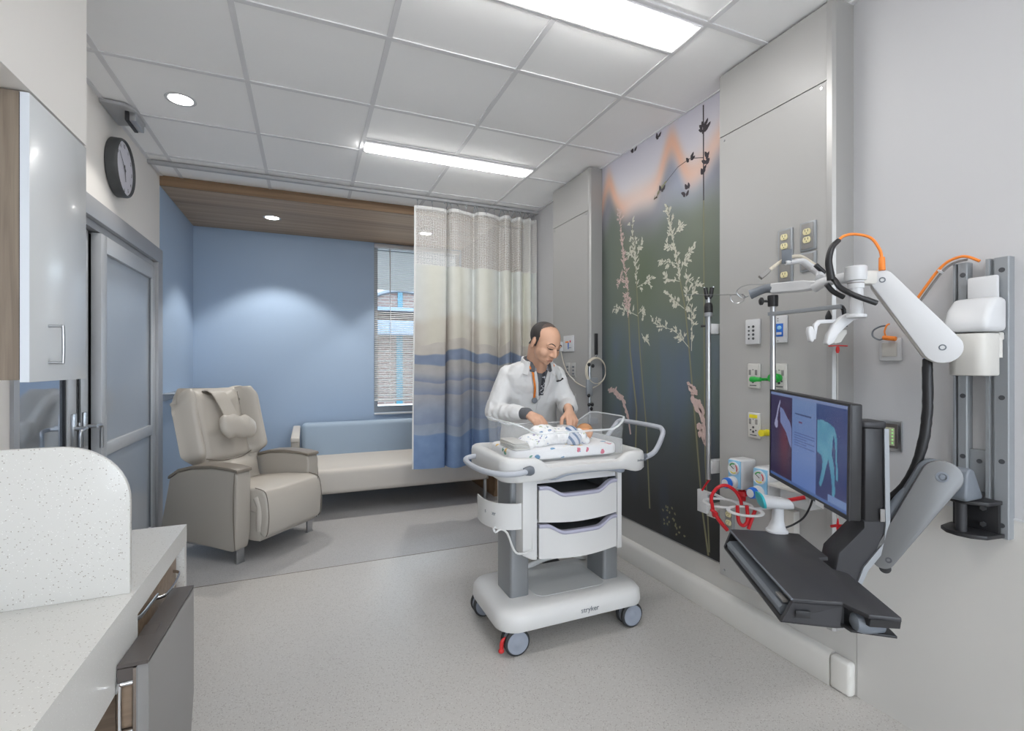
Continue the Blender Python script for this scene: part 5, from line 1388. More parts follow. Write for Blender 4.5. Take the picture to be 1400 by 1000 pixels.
p = yplate(1.086, 1.160, 1.322, 1.405, .012, XR).build('cover_plate', 'white', do_)
yplate(1.098, 1.148, 1.338, 1.390, .004, XR-.0115).build('socket_insert', 'white_warm', p)
MB().cyl((XR-.03, 1.135, 1.408), (XR-.03, 1.092, 1.402), .0085, seg=12, bev=.002).build('plug', 'orange', do_)
MB().tube([(XR-.03, 1.13, 1.408), (XR-.04, 1.142, 1.40), (XR-.04, 1.165, 1.415), (XR-.035, 1.165, 1.437), (XR-.03, 1.145, 1.45), (XR-.03, 1.125, 1.452)], .003, seg=8).build('cable', 'grey_pl', do_)
MB().tube([(XR-.03, 1.125, 1.41), (XR-.034, 1.128, 1.43), (XR-.03, 1.123, 1.452), (XR-.02, 1.12, 1.458)], .003, seg=8).build('cable', 'orange', do_)

# ================================================================ WALL TRACKS
def track(y0, y1, z0, z1, label):
    t = thing('mounting_rail', label, 'rail', (XR, (y0+y1)/2, z0), 'vertical equipment rails')
    w = y1-y0
    MB().prism([(XR-.0005, y0), (XR-.030, y0), (XR-.032, y0+.003), (XR-.032, y1-w*.38), (XR-.022, y1-w*.34), (XR-.022, y1-w*.22), (XR-.034, y1-w*.18), (XR-.034, y1-.001), (XR-.0005, y1)], z0, z1, 'Z').build('channel', 'alu', t, angle=20)
    for k in range(5):
        z = z0+.04+(z1-z0-.08)*k/4
        MB().cyl((XR-.0335, y0+w*.30, z), (XR-.0318, y0+w*.30, z), .0075, seg=14).build('screw_hole', 'print', t)
track(.782, .838, .774, 1.640, 'wider grey vertical equipment rail, the one nearest the camera')
track(.884, .922, .774, 1.640, 'narrower grey vertical equipment rail left of its wide neighbour')
xp = thing('rail_plate', 'grey cross plate joining the two vertical equipment rails', 'plate', (XR, .86, .903))
MB().box2((XR-.020, .8385, .903), (XR-.001, .8835, 1.036), bev=.002).build('plate', 'alu', xp)
MB().cyl((XR-.022, .858, 1.0), (XR-.0198, .858, 1.0), .007, seg=14).build('screw_hole', 'print', xp)

# ================================================================ UPPER WHITE ARM
ua = thing('equipment_arm', 'white jointed equipment arm on the wall rails reaching toward the headwall', 'equipment arm', (1.90, .86, 1.27))
hb = MB()
hb.prism(rr2(1.845, .785, 1.945, .885, .03, 5), 1.275, 1.404, 'Z', bev=.006, seg=2)
hbo = hb.build('pivot_housing', 'white_warm', ua)
m = MB().prism([(1.957, 1.408), (1.957, 1.515), (1.90, 1.515), (1.862, 1.480), (1.842, 1.44), (1.838, 1.408)], .780, .892, 'Y', bev=.016, seg=3)
m.build('pivot_cover', 'white', ua)
MB().box2((1.945, .80, 1.50), (1.962, .875, 1.585), bev=.006).build('mount_plate', 'white', ua)
MB().box2((1.94, .792, 1.385), (1.967, .872, 1.408), bev=.003).cyl((1.945, .80, 1.33), (1.945, .80, 1.39), .012, seg=14).build('mount_bracket', 'white_warm', ua)
J1 = Vector((1.812, .878, 1.362)); J2 = Vector((1.735, 1.002, 1.582))
e1 = (J2-J1); LA = e1.length; e1.normalize(); nrm = Vector((-.87, -.49, 0)); nrm = (nrm-e1*nrm.dot(e1)).normalized(); e2 = nrm.cross(e1)
if e2.z < 0: e2 = -e2
AM = Matrix.Translation(J1) @ Matrix((e1, e2, e1.cross(e2))).transposed().to_4x4()
sgn = 1 if e1.cross(e2).dot(nrm) > 0 else -1
def hull2(ra, rb, L, n=12):
    out = []
    for k in range(n+1): a = PI/2+PI*k/n; out.append((ra*math.cos(a), ra*math.sin(a)))
    for k in range(n+1): a = -PI/2+PI*k/n; out.append((L+rb*math.cos(a), rb*math.sin(a)))
    return out
MB().prism(hull2(.048, .031, LA), sgn*.012, sgn*.034, 'Z', bev=.003, Mx=AM).build('arm_cover', 'white', ua)
o_ = [(x, y-(.026*sm(-.02, .06, x)*sm(LA+.02, LA-.06, x) if y < 0 else .006)) for x, y in hull2(.050, .033, LA)]
if (AM @ Vector((0, -1, 0))-J1).z > 0: o_ = [(x, -y) for x, y in o_]
MB().prism(o_, -sgn*.034, sgn*.0105, 'Z', bev=.004, Mx=AM).build('arm_body', 'white_warm', ua)
for (px_, r_) in ((0.0, .0065), (LA, .006)):
    MB().lathe(AM @ Vector((px_, 0, sgn*.034)), nrm, [(-.004, r_+.003), (.001, r_+.003), (.0015, r_), (-.002, r_*.8)], 16).build('pivot_bolt', 'grey_pl', ua)
SW = Vector((1.659, 1.038, 0))
MB().box((J2+SW+V(0, 0, 1.60))*.5+V(.01, -.01, -.01) - V(0, 0, 0) if False else (1.700, 1.018, 1.592), (.075, .04, .045), (0, 0, -.45), bev=.008).build('knuckle', 'white_warm', ua)
MB().lathe((SW.x, SW.y, 1.532), (0, 0, 1), [(0, .019), (.004, .021), (.026, .021), (.026, .024), (.050, .024), (.052, .030), (.060, .032), (.095, .032), (.098, .029), (.099, .02)], 28).build('swivel', 'white', ua)
MB().lathe((SW.x, SW.y, 1.573), (0, 0, 1), [(0, .0242), (.002, .0246), (.004, .0242)], 28, cap=False).build('swivel_seam', 'grey_lam', ua)
MB().cyl((SW.x+.004, SW.y, 1.470), (SW.x+.004, SW.y, 1.534), .019, seg=20, bev=.003).build('post', 'white', ua)
# horizontal extension
MB().tube([(1.655, 1.05, 1.597), (1.665, 1.10, 1.600), (1.672, 1.15, 1.598), (1.683, 1.195, 1.588)], lambda t: .021-.004*math.sin(t*PI), seg=14, flat=.8).build('extension', 'white', ua)
mm_ = MB(); ring_a = [(1.686, 1.19), (1.720, 1.393)]
R = []
for k in range(9):
    t = k/8; c = Vector((1.684+.036*t, 1.185+.208*t, 1.594+.018*t)); h = .014+.006*sm(0, .3, t)
    R.append([c+Vector((dx, 0, dz)) for dx, dz in ((-.018, -h+.004), (-.014, -h), (.014, -h), (.018, -h+.004), (.018, h-.004), (.014, h), (-.014, h), (-.018, h-.004))])
hr_ = loft(R).build('handle_bar', 'white', ua)
MB().tube([(1.720, 1.390, 1.612), (1.716, 1.415, 1.616), (1.708, 1.440, 1.612), (1.696, 1.465, 1.602), (1.690, 1.477, 1.598)], lambda t: .020-.003*math.sin(t*PI)+.001*t, seg=14).build('grip', 'grey_pl', ua)
# upper bracket, cable clip with dark label
ub = MB().tube([(1.650, 1.285, 1.688), (1.675, 1.272, 1.692), (1.704, 1.258, 1.694), (1.722, 1.250, 1.680), (1.735, 1.235, 1.662), (1.720, 1.20, 1.640), (1.690, 1.18, 1.612)], lambda t: .008+.007*t, seg=12, flat=1.5).build('upper_bracket', 'white', ua)
MB().box((1.653, 1.283, 1.712), (.006, .034, .052), (0, 0, .4), bev=.001).build('label_tag', 'grey_pl', ua)
# wire hook loops
wh = thing('wire_hanger', 'thin steel wire hanger looping from the grey grip to the pole by the mural', 'wire hanger', (1.68, 1.52, 1.6))
MB().tube([(1.716, 1.43, 1.636), (1.679, 1.497, 1.636), (1.672, 1.531, 1.616), (1.690, 1.521, 1.590), (1.715, 1.505, 1.598), (1.712, 1.470, 1.606)], .0016, seg=6, smooth=6).build('wire_loop', 'steel', wh)
MB().tube([(1.684, 1.510, 1.598), (1.690, 1.533, 1.604), (1.683, 1.57, 1.606), (1.688, 1.575, 1.585), (1.70, 1.56, 1.572), (1.71, 1.535, 1.576), (1.705, 1.519, 1.594), (1.69, 1.52, 1.606)], .0018, seg=6, smooth=6).build('wire_loop', 'steel', wh)
MB().tube([(1.700, 1.519, 1.604), (1.668, 1.67, 1.62), (1.638, 1.807, 1.637)], .0012, seg=6, smooth=1).build('straight_wire', 'steel', wh)
# curved grey tube lamp above
gl = thing('cable_probe', 'short grey-tipped cable curving over the white arm', 'cable', (1.7, 1.3, 1.65))
MB().tube([(1.610, 1.33, 1.660), (1.642, 1.317, 1.688), (1.683, 1.299, 1.713), (1.724, 1.282, 1.719), (1.755, 1.262, 1.695), (1.770, 1.240, 1.668), (1.74, 1.215, 1.645)], .0065, seg=10, smooth=5).build('cable', 'cable', gl)
MB().cyl((1.585, 1.342, 1.638), (1.618, 1.327, 1.668), .012, .010, seg=4, bev=.002).build('probe_head', 'grey_lam', gl)
# cables on the arm
cbk = thing('black_cable_bundle', 'thick black sleeved cables draped over the white arm', 'cable', (1.64, 1.05, 1.5))
MB().tube([(1.604, 1.082, 1.590), (1.602, 1.084, 1.612), (1.597, 1.086, 1.655), (1.606, 1.081, 1.697), (1.628, 1.073, 1.722)], lambda t: .013-.005*t, seg=12, smooth=6).build('sleeve', 'black', cbk)
MB().tube([(1.612, 1.090, 1.603), (1.606, 1.070, 1.585), (1.600, 1.050, 1.560), (1.612, 1.012, 1.530), (1.660, .975, 1.503)], .0085, seg=12, smooth=6).build('sleeve', 'black', cbk)
MB().tube([(1.650, 1.130, 1.586), (1.672, 1.121, 1.560), (1.704, 1.107, 1.541)], .0085, seg=12).build('sleeve', 'black', cbk)
MB().tube([(1.660, 1.005, 1.519), (1.690, .995, 1.508)], .0085, seg=12, smooth=0).build('sleeve', 'black', cbk)
MB().tube([(1.682, 1.192, 1.667), (1.711, 1.179, 1.636)], .0085, seg=12, smooth=0).build('sleeve', 'black', cbk)
oc = thing('orange_cable', 'orange cable arching from the black sleeve to the white arm joint', 'cable', (1.68, 1.03, 1.7))
MB().tube([(1.626, 1.073, 1.720), (1.645, 1.068, 1.736), (1.676, 1.053, 1.742), (1.704, 1.020, 1.725), (1.711, .996, 1.682), (1.708, .988, 1.650)], .0045, seg=10, smooth=6).build('cable', 'orange', oc)
MB().cyl((1.708, .988, 1.655), (1.706, .986, 1.612), .0085, .0095, seg=12, bev=.002).build('plug', 'orange', oc)
oc2 = thing('orange_cable', 'orange and grey cables rising beside the top of the wall rails', 'cable', (1.96, .92, 1.55))
pA = [(1.955, 1.035, 1.505), (1.955, 1.022, 1.530), (1.955, .985, 1.586), (1.955, .954, 1.628), (1.955, .924, 1.652), (1.955, .885, 1.658), (1.958, .848, 1.636)]
MB().tube(pA, .0045, seg=10, smooth=6).build('cable', 'orange', oc2)
MB().tube([Vector(p)+V(.008, -.004, -.010) for p in pA[:-1]], .004, seg=10, smooth=6).build('cable', 'grey_lam', oc2)
for k in (1, 3): MB().lathe(Vector(pA[k])+V(.004, -.002, -.005), Vector(pA[k+1])-Vector(pA[k]), [(-.003, .010), (.003, .010)], 14).build('cable_tie', 'white', oc2)
# white holder under the post
hd_ = thing('device_holder', 'white curved device holder with two hooks hanging below the white arm', 'holder', (1.66, 1.06, 1.47))
def strip(pts, widths, th, wdir):
    pts = [Vector(p) for p in pts]; fp = []; fw = []
    for i in range(len(pts)-1):
        p0, p1, p2, p3 = pts[max(i-1, 0)], pts[i], pts[i+1], pts[min(i+2, len(pts)-1)]
        for k in range(5):
            t = k/5; fp.append(.5*((2*p1)+(p2-p0)*t+(2*p0-5*p1+4*p2-p3)*t*t+(3*p1-p0-3*p2+p3)*t**3)); fw.append(widths[i]+(widths[i+1]-widths[i])*t)
    fp.append(pts[-1]); fw.append(widths[-1]); R = []; wd = Vector(wdir).normalized()
    for i, p in enumerate(fp):
        d = (fp[min(i+1, len(fp)-1)]-fp[max(i-1, 0)]).normalized(); n_ = d.cross(wd).normalized()
        R.append([p+wd*fw[i]+n_*th*s1 if True else p for s1 in (-.5, .5)]+[p-wd*fw[i]+n_*th*s1 for s1 in (.5, -.5)])
    return loft(R)
MB().cyl((SW.x+.004, SW.y, 1.462), (SW.x+.004, SW.y, 1.474), .028, seg=24, bev=.003).build('collar', 'white', hd_)
HMx = Matrix.Translation(V(1.66, 1.085, 1.43)) @ Matrix((Vector((.922, -.3873, 0)), Vector((0, 0, 1)), Vector((-.3873, -.922, 0)))).transposed().to_4x4()
def pp(l): return [(a*.00247, b_*.00247) for a, b_ in l]
MB().prism(pp([(19, 23), (8, 21), (-2, 16), (-12, 6), (-20, -8), (-23, -20), (-20, -23), (-14, -20), (-7, -8), (4, 3), (14, 11), (21, 13)]), -.012, .012, 'Z', bev=.003, Mx=HMx).build('hook', 'white', hd_)
MB().prism(pp([(-3, 13), (-30, 12), (-36, 6), (-38, -14), (-34, -15), (-31, 3), (-27, 7), (-5, 8)]), -.016, -.004, 'Z', bev=.002, Mx=HMx).build('hook_arm', 'white', hd_)
MB().prism(pp([(-46, 3), (-40, 3), (-38, -4), (-38, -16), (-41, -20), (-45, -16), (-47, -4)]), -.012, .008, 'Z', bev=.006, seg=3, Mx=HMx).build('hook_pad', 'white', hd_)
MB().prism(pp([(-4, -2), (14, -1), (14, -6), (6, -18), (-2, -20), (-10, -16)]), -.030, -.024, 'Z', bev=.001, Mx=HMx).build('back_plate', 'white_warm', hd_)
# black corrugated hose down the wall
hs = thing('black_hose', 'long black sleeved hose hanging from the white arm to the monitor column', 'hose', (1.8, .93, .86))
pts = [(1.829, .924, 1.325), (1.826, .922, 1.30), (1.820, .918, 1.19), (1.809, .921, 1.085), (1.797, .938, .99), (1.781, .966, .915), (1.752, 1.001, .865), (1.712, 1.02, .852)]
mh = MB().tube(pts, lambda t: .0125+.0025*math.sin(PI*min(1, t*1.3))-.002*t, seg=14, smooth=8)
for v in mh.bm.verts: v.co += Vector(noise.noise_vector(v.co*60))*.0018
mh.build('sleeve', 'black', hs); MB().cyl((1.829, .924, 1.318), (1.829, .924, 1.345), .009, seg=12).build('end_fitting', 'blue_pl', hs)

# ================================================================ LOWER ARM + COLUMN + TRAY
wa = thing('workstation_arm', 'grey and black wall arm carrying the monitor column and keyboard tray', 'workstation arm', (1.90, .86, .62))
cb_ = MB().prism([(1.965, .790), (1.965, .925), (1.95, .925), (1.89, .918), (1.862, .89), (1.855, .86), (1.862, .828), (1.89, .80)], .778, .790, 'Z', bev=.002)
cb_.prism([(1.965, .795), (1.965, .920), (1.90, .915), (1.87, .88), (1.866, .86), (1.875, .83), (1.90, .80)], .878, .890, 'Z', bev=.002)
cb_.box2((1.952, .80, .789), (1.966, .915, .879), bev=.001)
cb_.build('clamp_bracket', 'black', wa)
MB().cyl((1.885, .862, .790), (1.885, .862, .880), .014, seg=16).build('pivot_post', 'black_soft', wa)
for z in (.81, .86): MB().cyl((1.951, .835, z), (1.944, .835, z), .008, seg=6).build('bolt', 'steel', wa)
MB().prism([(1.925, .892), (1.925, .905), (1.880, .985), (1.855, .995), (1.84, .975), (1.83, .905), (1.84, .892)], .825, .90, 'Y', bev=.008, seg=3).build('shoulder', 'grey_pl', wa)
K1 = Vector((1.812, .882, .962)); K2 = Vector((1.704, .985, .690)); f1 = (K2-K1); LB = f1.length; f1.normalize(); nb = Vector((-.85, -.53, 0)); nb = (nb-f1*nb.dot(f1)).normalized(); f2 = nb.cross(f1)
BM_ = Matrix.Translation(K1) @ Matrix((f1, f2, f1.cross(f2))).transposed().to_4x4(); sb = 1 if f1.cross(f2).dot(nb) > 0 else -1
M['arm_grey'] = mat('grey satin arm', (112, 113, 114), .40, metal=.35)
MB().prism(hull2(.050, .030, LB), sb*.010, sb*.032, 'Z', bev=.003, Mx=BM_).build('arm_cover', 'arm_grey', wa)
side0 = 1 if (BM_ @ Vector((0, 1, 0)) - K1).dot(Vector((-.4, .9, 0))) > 0 else -1
MB().prism([(x, y+side0*.017) for x, y in hull2(.044, .024, LB)], -sb*.040, sb*.009, 'Z', bev=.004, Mx=BM_).build('arm_body', 'grey_pl', wa)
side = 1 if (BM_ @ Vector((0, 1, 0)) - K1).dot(Vector((-.4, .9, 0))) > 0 else -1
MB().lathe(BM_ @ Vector((0, 0, sb*.032)), nb, [(-.003, .016), (.0015, .016), (.002, .011), (.0, .010), (0, .007), (.002, .0065)], 24).build('joint_cap', 'grey_pl', wa)
MB().tube([BM_ @ Vector((LB*.25+LB*.5*k/4, side*(.050-.005*k/4), 0)) for k in range(5)], lambda t: .018*math.sin(PI*(.12+.76*t)), seg=10, flat=.8).build('cable_cover', 'grey_pl', wa)
MB().lathe(BM_ @ Vector((LB*.98, -side*.012, sb*.030)), nb, [(0, .009), (.003, .009), (.003, .005), (.001, .004)], 16).build('end_bolt', 'print', wa)
MB().lathe(BM_ @ Vector((LB+.022, -side*.018, -sb*.01)), nb, [(-.015, .016), (.036, .016), (.038, .009)], 18).build('end_pivot', 'black', wa)
MB().tube([(1.702, .985, .70), (1.700, 1.000, .712), (1.694, 1.008, .715)], .013, seg=10, flat=.7).tube([(1.706, .990, .735), (1.700, .995, .745), (1.69, 1.0, .745)], .005, seg=8).build('hinge', 'steel', wa)
# column (own frame turned with the monitor)
u_ = Vector((-.449, -.893, 0)).normalized(); n_f = Vector((-.893, .449, 0))   # along screen, toward viewer
CB = Vector((1.688, 1.022, 0))
def cw(a, b, z): return CB+u_*a+n_f*b+V(0, 0, z)
CM = Matrix.Translation(CB) @ Matrix((u_, n_f, Vector((0, 0, 1)))).transposed().to_4x4()
MB().prism([(-.040, -.03), (.040, -.03), (.044, -.02), (.040, .030), (.03, .036), (-.03, .036), (-.040, .030)], .80, 1.105, 'Z', bev=.003, Mx=CM).build('column', 'black', wa)
MB().prism([(-.044, -.034), (.044, -.034), (.048, -.02), (.044, .034), (.033, .042), (-.033, .042), (-.044, .034)], 1.105, 1.128, 'Z', bev=.006, Mx=CM).build('column_cap', 'black_soft', wa)
MB().prism([(-.028, .030), (.028, .030), (.028, .040), (-.028, .040)], .82, 1.10, 'Z', Mx=CM).build('column_track', 'black_soft', wa, smooth=False)
lower = [(-.036, .80), (.036, .80)]
prof = [(.036, .812), (.036, .79), (.115, .705), (.135, .60), (.120, .585), (.062, .585), (.03, .66), (-.030, .74), (-.034, .812)]
R = []
for a in (-.044, -.038, .038, .044):
    s_ = .96 if abs(a) > .04 else 1
    R.append([cw(a, b*s_, .70+(z-.70)*s_) for b, z in prof])
loft(R).build('column_neck', 'black_soft', wa)
R = []
for a in (.0445, .0505):
    R.append([cw(a, b, z) for b, z in [(-.036, 1.105), (-.040, .80), (-.036, .735), (.026, .655), (.060, .578), (.072, .578), (.04, .665), (-.022, .745), (-.026, .80), (-.022, 1.105)]])
loft(R).build('side_trim', 'alu', wa)
MB().box(cw(.048, -.018, .83), (.004, .014, .04), CM.to_3x3(), bev=.001).build('side_latch', 'grey_lam', wa)
MB().box(cw(-.0, .085, 1.045), (.07, .10, .035), CM.to_3x3(), bev=.004).box(cw(-.0, .075, 1.015), (.05, .08, .010), CM.to_3x3(), bev=.002).build('monitor_bracket', 'black_soft', wa)
MB().box(cw(0, .1335, 1.045), (.10, .008, .10), CM.to_3x3(), bev=.002).build('vesa_plate', 'black_soft', wa)
# tray
TN = Vector((1.160, .885, 0)); ta = Vector((.512, .859, 0)).normalized(); tp = Vector((.859, -.512, 0)).normalized()
TM = Matrix.Translation(TN) @ Matrix((ta, tp, ta.cross(tp))).transposed().to_4x4()   # z down or up
fz = 1 if ta.cross(tp).z > 0 else -1
def tw(a, p, z): return TN+ta*a+tp*p+V(0, 0, z)
top_o = [(0, 0), (.535, 0), (.540, .02), (.535, .14), (.523, .232), (.307, .230), (.300, .198), (.215, .200), (.187, .228), (-.066, .220), (-.060, .150), (-.020, .126), (-.002, .120)]
def tprism(o, z0, z1, bev=.003):
    m = MB(); m.prism(o, z0, z1, 'Z', bev=bev); 
    for v in m.bm.verts: v.co = TN+ta*v.co.x+tp*v.co.y+V(0, 0, v.co.z)
    return m
tray = tprism(top_o, .690, .702).build('keyboard_tray', 'black_soft', wa)
bot_o = [(.012, -.024), (.53, -.022), (.535, .02), (.52, .21), (.31, .215), (.29, .19), (.02, .19), (.0, .105)]
tprism(bot_o, .632, .640, .002).build('tray_bottom', 'black', wa)
for a0, a1 in ((-.001, .012), (.522, .536)):
    m = MB(); R = [[tw(a, 0, .691), tw(a, .12, .691), tw(a, .115, .639), tw(a+ (.008 if a0 < 0 else -.004), -.022, .639)] for a in (a0, a1)]; loft(R).build('tray_side', 'black_soft', wa, smooth=False)
m = MB(); R = [[tw(a, .118, .691), tw(a, .124, .691), tw(a, .124, .640), tw(a, .118, .640)] for a in (0, .30, .52)]; loft(R).build('tray_inner_wall', 'black', wa, smooth=False)
R = [[tw(a, p, z) for p, z in ((-.016, .643), (-.018, .660), (-.010, .668), (.05, .672), (.05, .643))] for a in (.035, .05, .49, .505)]
loft(R).build('keyboard', 'grey_pl', wa)
MB().box(tw(.06, -.003, .678), (.05, .012, .006), TM.to_3x3()).build('slot_lip', 'grey_lam', wa)
MB().tube([tw(.0, 0, .700), tw(.268, -.003, .700), tw(.535, 0, .700)], .0028, seg=8, smooth=1).build('front_edge', 'grey_pl', wa)
MB().box(tw(-.0025, .025, .664), (.004, .036, .018), TM.to_3x3(), bev=.001).build('side_slot', 'black', wa)
# mouse pocket under the right end
MB().lathe(tw(-.020, .150, .662), tp, [(-.018, .012), (-.012, .022), (.004, .026), (.03, .024), (.05, .020)], 20).build('mouse', 'grey_pl', wa)
o2 = [(-.03, .125), (.02, .11), (.02, .225), (-.015, .225), (-.045, .222)]
tprism(o2, .640, .646, .001).build('mouse_pocket', 'black', wa)
m = MB(); R = [[tw(a, p, z) for a, z in ((-.064, .692), (-.060, .672), (-.040, .668), (.0, .668), (.0, .692))] for p in (.152, .219)]; loft(R).build('mouse_lid', 'black', wa)
# tray support
MB().tube([tw(.33, .24, .62), tw(.30, .18, .622), tw(.27, .12, .624)], .022, seg=10, flat=.5).build('tray_support', 'black_soft', wa)

# ================================================================ MONITOR
mn = thing('monitor', 'flat black widescreen monitor showing a pale blue animal figure on its screen', 'monitor', (1.52, 1.118, .87))
P0 = Vector((1.632, 1.337, .884)); sx_ = Vector((-.220, -.438, -.0172)); W_ = sx_.length; sx_.normalize(); sy_ = Vector((-.008, .004, 1)); sy_ = (sy_-sx_*sy_.dot(sx_)).normalized(); sn_ = sx_.cross(sy_)
SMx = Matrix.Translation(P0) @ Matrix((sx_, sy_, sn_)).transposed().to_4x4()
Hs = .331
MB().prism(rr2(0, 0, W_, Hs, .005, 3), -.030, .0, 'Z', bev=.003, Mx=SMx).build('housing', 'black', mn)
MB().prism(rr2(.05, .05, W_-.05, Hs-.05, .02, 3), -.045, -.030, 'Z', bev=.006, Mx=SMx).build('back_cover', 'black', mn)
bz = MB(); bw = (.006, .006, .016, .006)
for a, b2 in (((0, 0), (W_, .013)), ((0, Hs-.007), (W_, Hs)), ((0, .013), (.006, Hs-.007)), ((W_-.012, .013), (W_, Hs-.007))): bz.prism([(a[0], a[1]), (b2[0], a[1]), (b2[0], b2[1]), (a[0], b2[1])], 0, .003, 'Z', Mx=SMx)
bz.build('bezel', 'black_soft', mn, smooth=False)
scm = bpy.data.materials.new('lit screen'); scm.use_nodes = True; nt = scm.node_tree; b = nt.nodes['Principled BSDF']
at = nt.nodes.new('ShaderNodeAttribute'); at.attribute_name = 'pixels'; nt.links.new(at.outputs['Color'], b.inputs['Emission Color']); b.inputs['Emission Strength'].default_value = .30
b.inputs['Base Color'].default_value = (.01, .01, .012, 1); b.inputs['Roughness'].default_value = .22
M['screen'] = scm
def inpoly(x, y, P):
    c = False
    for i in range(len(P)):
        (x1, y1), (x2, y2) = P[i], P[i-1]
        if (y1 > y) != (y2 > y) and x < (x2-x1)*(y-y1)/(y2-y1)+x1: c = not c
    return c
COW = [(.668, .80), (.72, .815), (.80, .80), (.86, .765), (.885, .70), (.892, .60), (.892, .45), (.905, .36), (.90, .27), (.885, .28), (.880, .42), (.872, .60), (.855, .70), (.842, .62), (.838, .50), (.86, .40), (.868, .30), (.875, .17), (.872, .10), (.845, .10), (.842, .20), (.825, .33), (.80, .44), (.775, .36), (.745, .22), (.715, .14), (.695, .16), (.725, .30), (.735, .40), (.72, .46), (.668, .48)]
LIG = [(.15, .84), (.20, .82), (.31, .68), (.33, .62), (.33, .40), (.30, .44), (.25, .56), (.16, .66)]
BOT = [(.06, .62), (.09, .72), (.12, .84), (.15, .92), (.16, .90), (.13, .80), (.11, .70), (.12, .60), (.09, .57)]
def pix(co):
    q = SMx.inverted() @ (co+mn.location); s, t = (q.x-.006)/(W_-.018), (q.y-.013)/(Hs-.020)
    n1 = noise.noise(Vector((s*5, t*5, 2)))
    if t > .965: return srgb(112, 128, 168)
    if t < .035: return srgb(70, 96, 148)
    if .334 < s < .656:
        c = (92+12*t, 118+10*t, 176-6*t)
        if .80 < t < .812 and .38 < s < .60: c = (40, 52, 96)
        if .715 < t < .735 and .43 < s < .475: c = (96, 50, 90)
        if .74 < t < .745 and .48 < s < .56: c = (130, 140, 180)
        for k in range(7):
            if abs(t-(.60-.028*k)) < .004 and .37 < s < (.64 if k not in (2, 4, 6) else .54): c = (66, 84, 138)
        return srgb(*c)
    if s <= .334:
        if inpoly(s, t, LIG): return srgb(112, 124, 168)
        if inpoly(s, t, BOT): return srgb(150, 150, 182)
        d = math.exp(-((s-.22)/.09)**2-((t-.45)/.35)**2)
        return srgb(44+48*d, 36+4*d, 66-12*d+8*t)
    if s > .80 and t < .105: return srgb(104, 128, 172)
    if inpoly(s, t, COW):
        k = .5+.5*noise.noise(Vector((s*16, t*7, 0)))
        return srgb(66+26*k, 128+26*k, 160+14*k)
    return srgb(44+8*n1, 50+18*t, 96+22*t)
sg = MB().grid(lambda u, v: SMx @ Vector((.006+(W_-.018)*u, .013+(Hs-.020)*v, .0012)), 150, 110)
so2 = sg.build('screen', 'screen', mn, smooth=False, recalc=False); vcol(so2.data, 'pixels', pix)
MB().box(SMx @ Vector((W_*.70, .000, .0035)), (.045, .014, .002), SMx.to_3x3()).build('asset_sticker', 'white', mn, smooth=False)

# ================================================================ POLES
pA_ = thing('steel_pole', 'steel pole with black clamp knob in front of the headwall outlets', 'pole', (1.716, 1.393, .90))
MB().cyl((1.716, 1.393, .90), (1.716, 1.393, 1.585), .0105, seg=18).build('pole', 'steel', pA_)
MB().cyl((1.716, 1.393, 1.540), (1.716, 1.393, 1.585), .019, .020, seg=18, bev=.003).build('clamp', 'black', pA_)
MB().tube([(1.700, 1.405, 1.562), (1.684, 1.415, 1.562)], .005, seg=8, smooth=0).lathe((1.688, 1.413, 1.562), (-.8, .5, 0), [(0, .008), (.004, .015), (.012, .016), (.016, .010)], 12).build('knob', 'black', pA_)
MB().box2((1.700, 1.115, 1.503), (1.716, 1.405, 1.518), bev=.002).build('cross_bar', 'alu', pA_)
MB().tube([(1.708, 1.120, 1.510), (1.722, 1.118, 1.50), (1.73, 1.118, 1.44)], .007, seg=8, smooth=2).lathe((1.705, 1.16, 1.475), (0, 0, 1), [(-.018, .004), (-.008, .010), (.004, .011), (.018, .006), (.026, .002)], 12).build('bar_hook', 'black', pA_)
MB().box2((1.722, 1.380, 1.02), (PXF-.0002, 1.405, 1.05), bev=.002).build('wall_bracket', 'alu', pA_)
pB_ = thing('iv_pole', 'pale steel pole with black collar and cable hook at the mural edge', 'pole', (1.844, 1.862, .73))
MB().cyl((1.844, 1.862, .735), (1.844, 1.862, 1.562), .0125, seg=18).build('pole', 'steel', pB_)
MB().cyl((1.844, 1.862, 1.545), (1.844, 1.862, 1.566), .020, seg=18, bev=.002).build('pole_ferrule', 'alu', pB_)
MB().lathe((1.844, 1.862, 1.566), (0, 0, 1), [(0, .021), (.03, .021), (.046, .017), (.05, .010)], 18).build('collar', 'black', pB_)
MB().cyl((1.844, 1.862, 1.61), (1.844, 1.862, 1.64), .011, seg=12).build('top_stem', 'steel', pB_)
MB().tube([(1.834, 1.872, 1.69), (1.838, 1.866, 1.64), (1.850, 1.856, 1.645), (1.856, 1.852, 1.69)], .010, seg=10, smooth=4).build('hook', 'black', pB_)
MB().tube([(1.828, 1.874, 1.695), (1.842, 1.862, 1.638), (1.846, 1.860, 1.638), (1.862, 1.846, 1.695)], .004, seg=8, smooth=4).build('hook_wire', 'chrome', pB_)
for z, hgt in ((1.46, .05), (.765, .065)):
    MB().box2((1.848, 1.842, z), (XR-.014, 1.884, z+hgt), bev=.003).build('wall_bracket', 'white', pB_)
MB().lathe((1.832, 1.885, 1.50), (-.6, .8, 0), [(-.014, .004), (0, .006), (.010, .006)], 10).build('set_screw', 'black', pB_)
MB().tube([(1.850, 1.86, .735), (1.84, 1.88, .70), (1.835, 1.895, .672)], .005, seg=8).build('red_line', 'red', pB_)

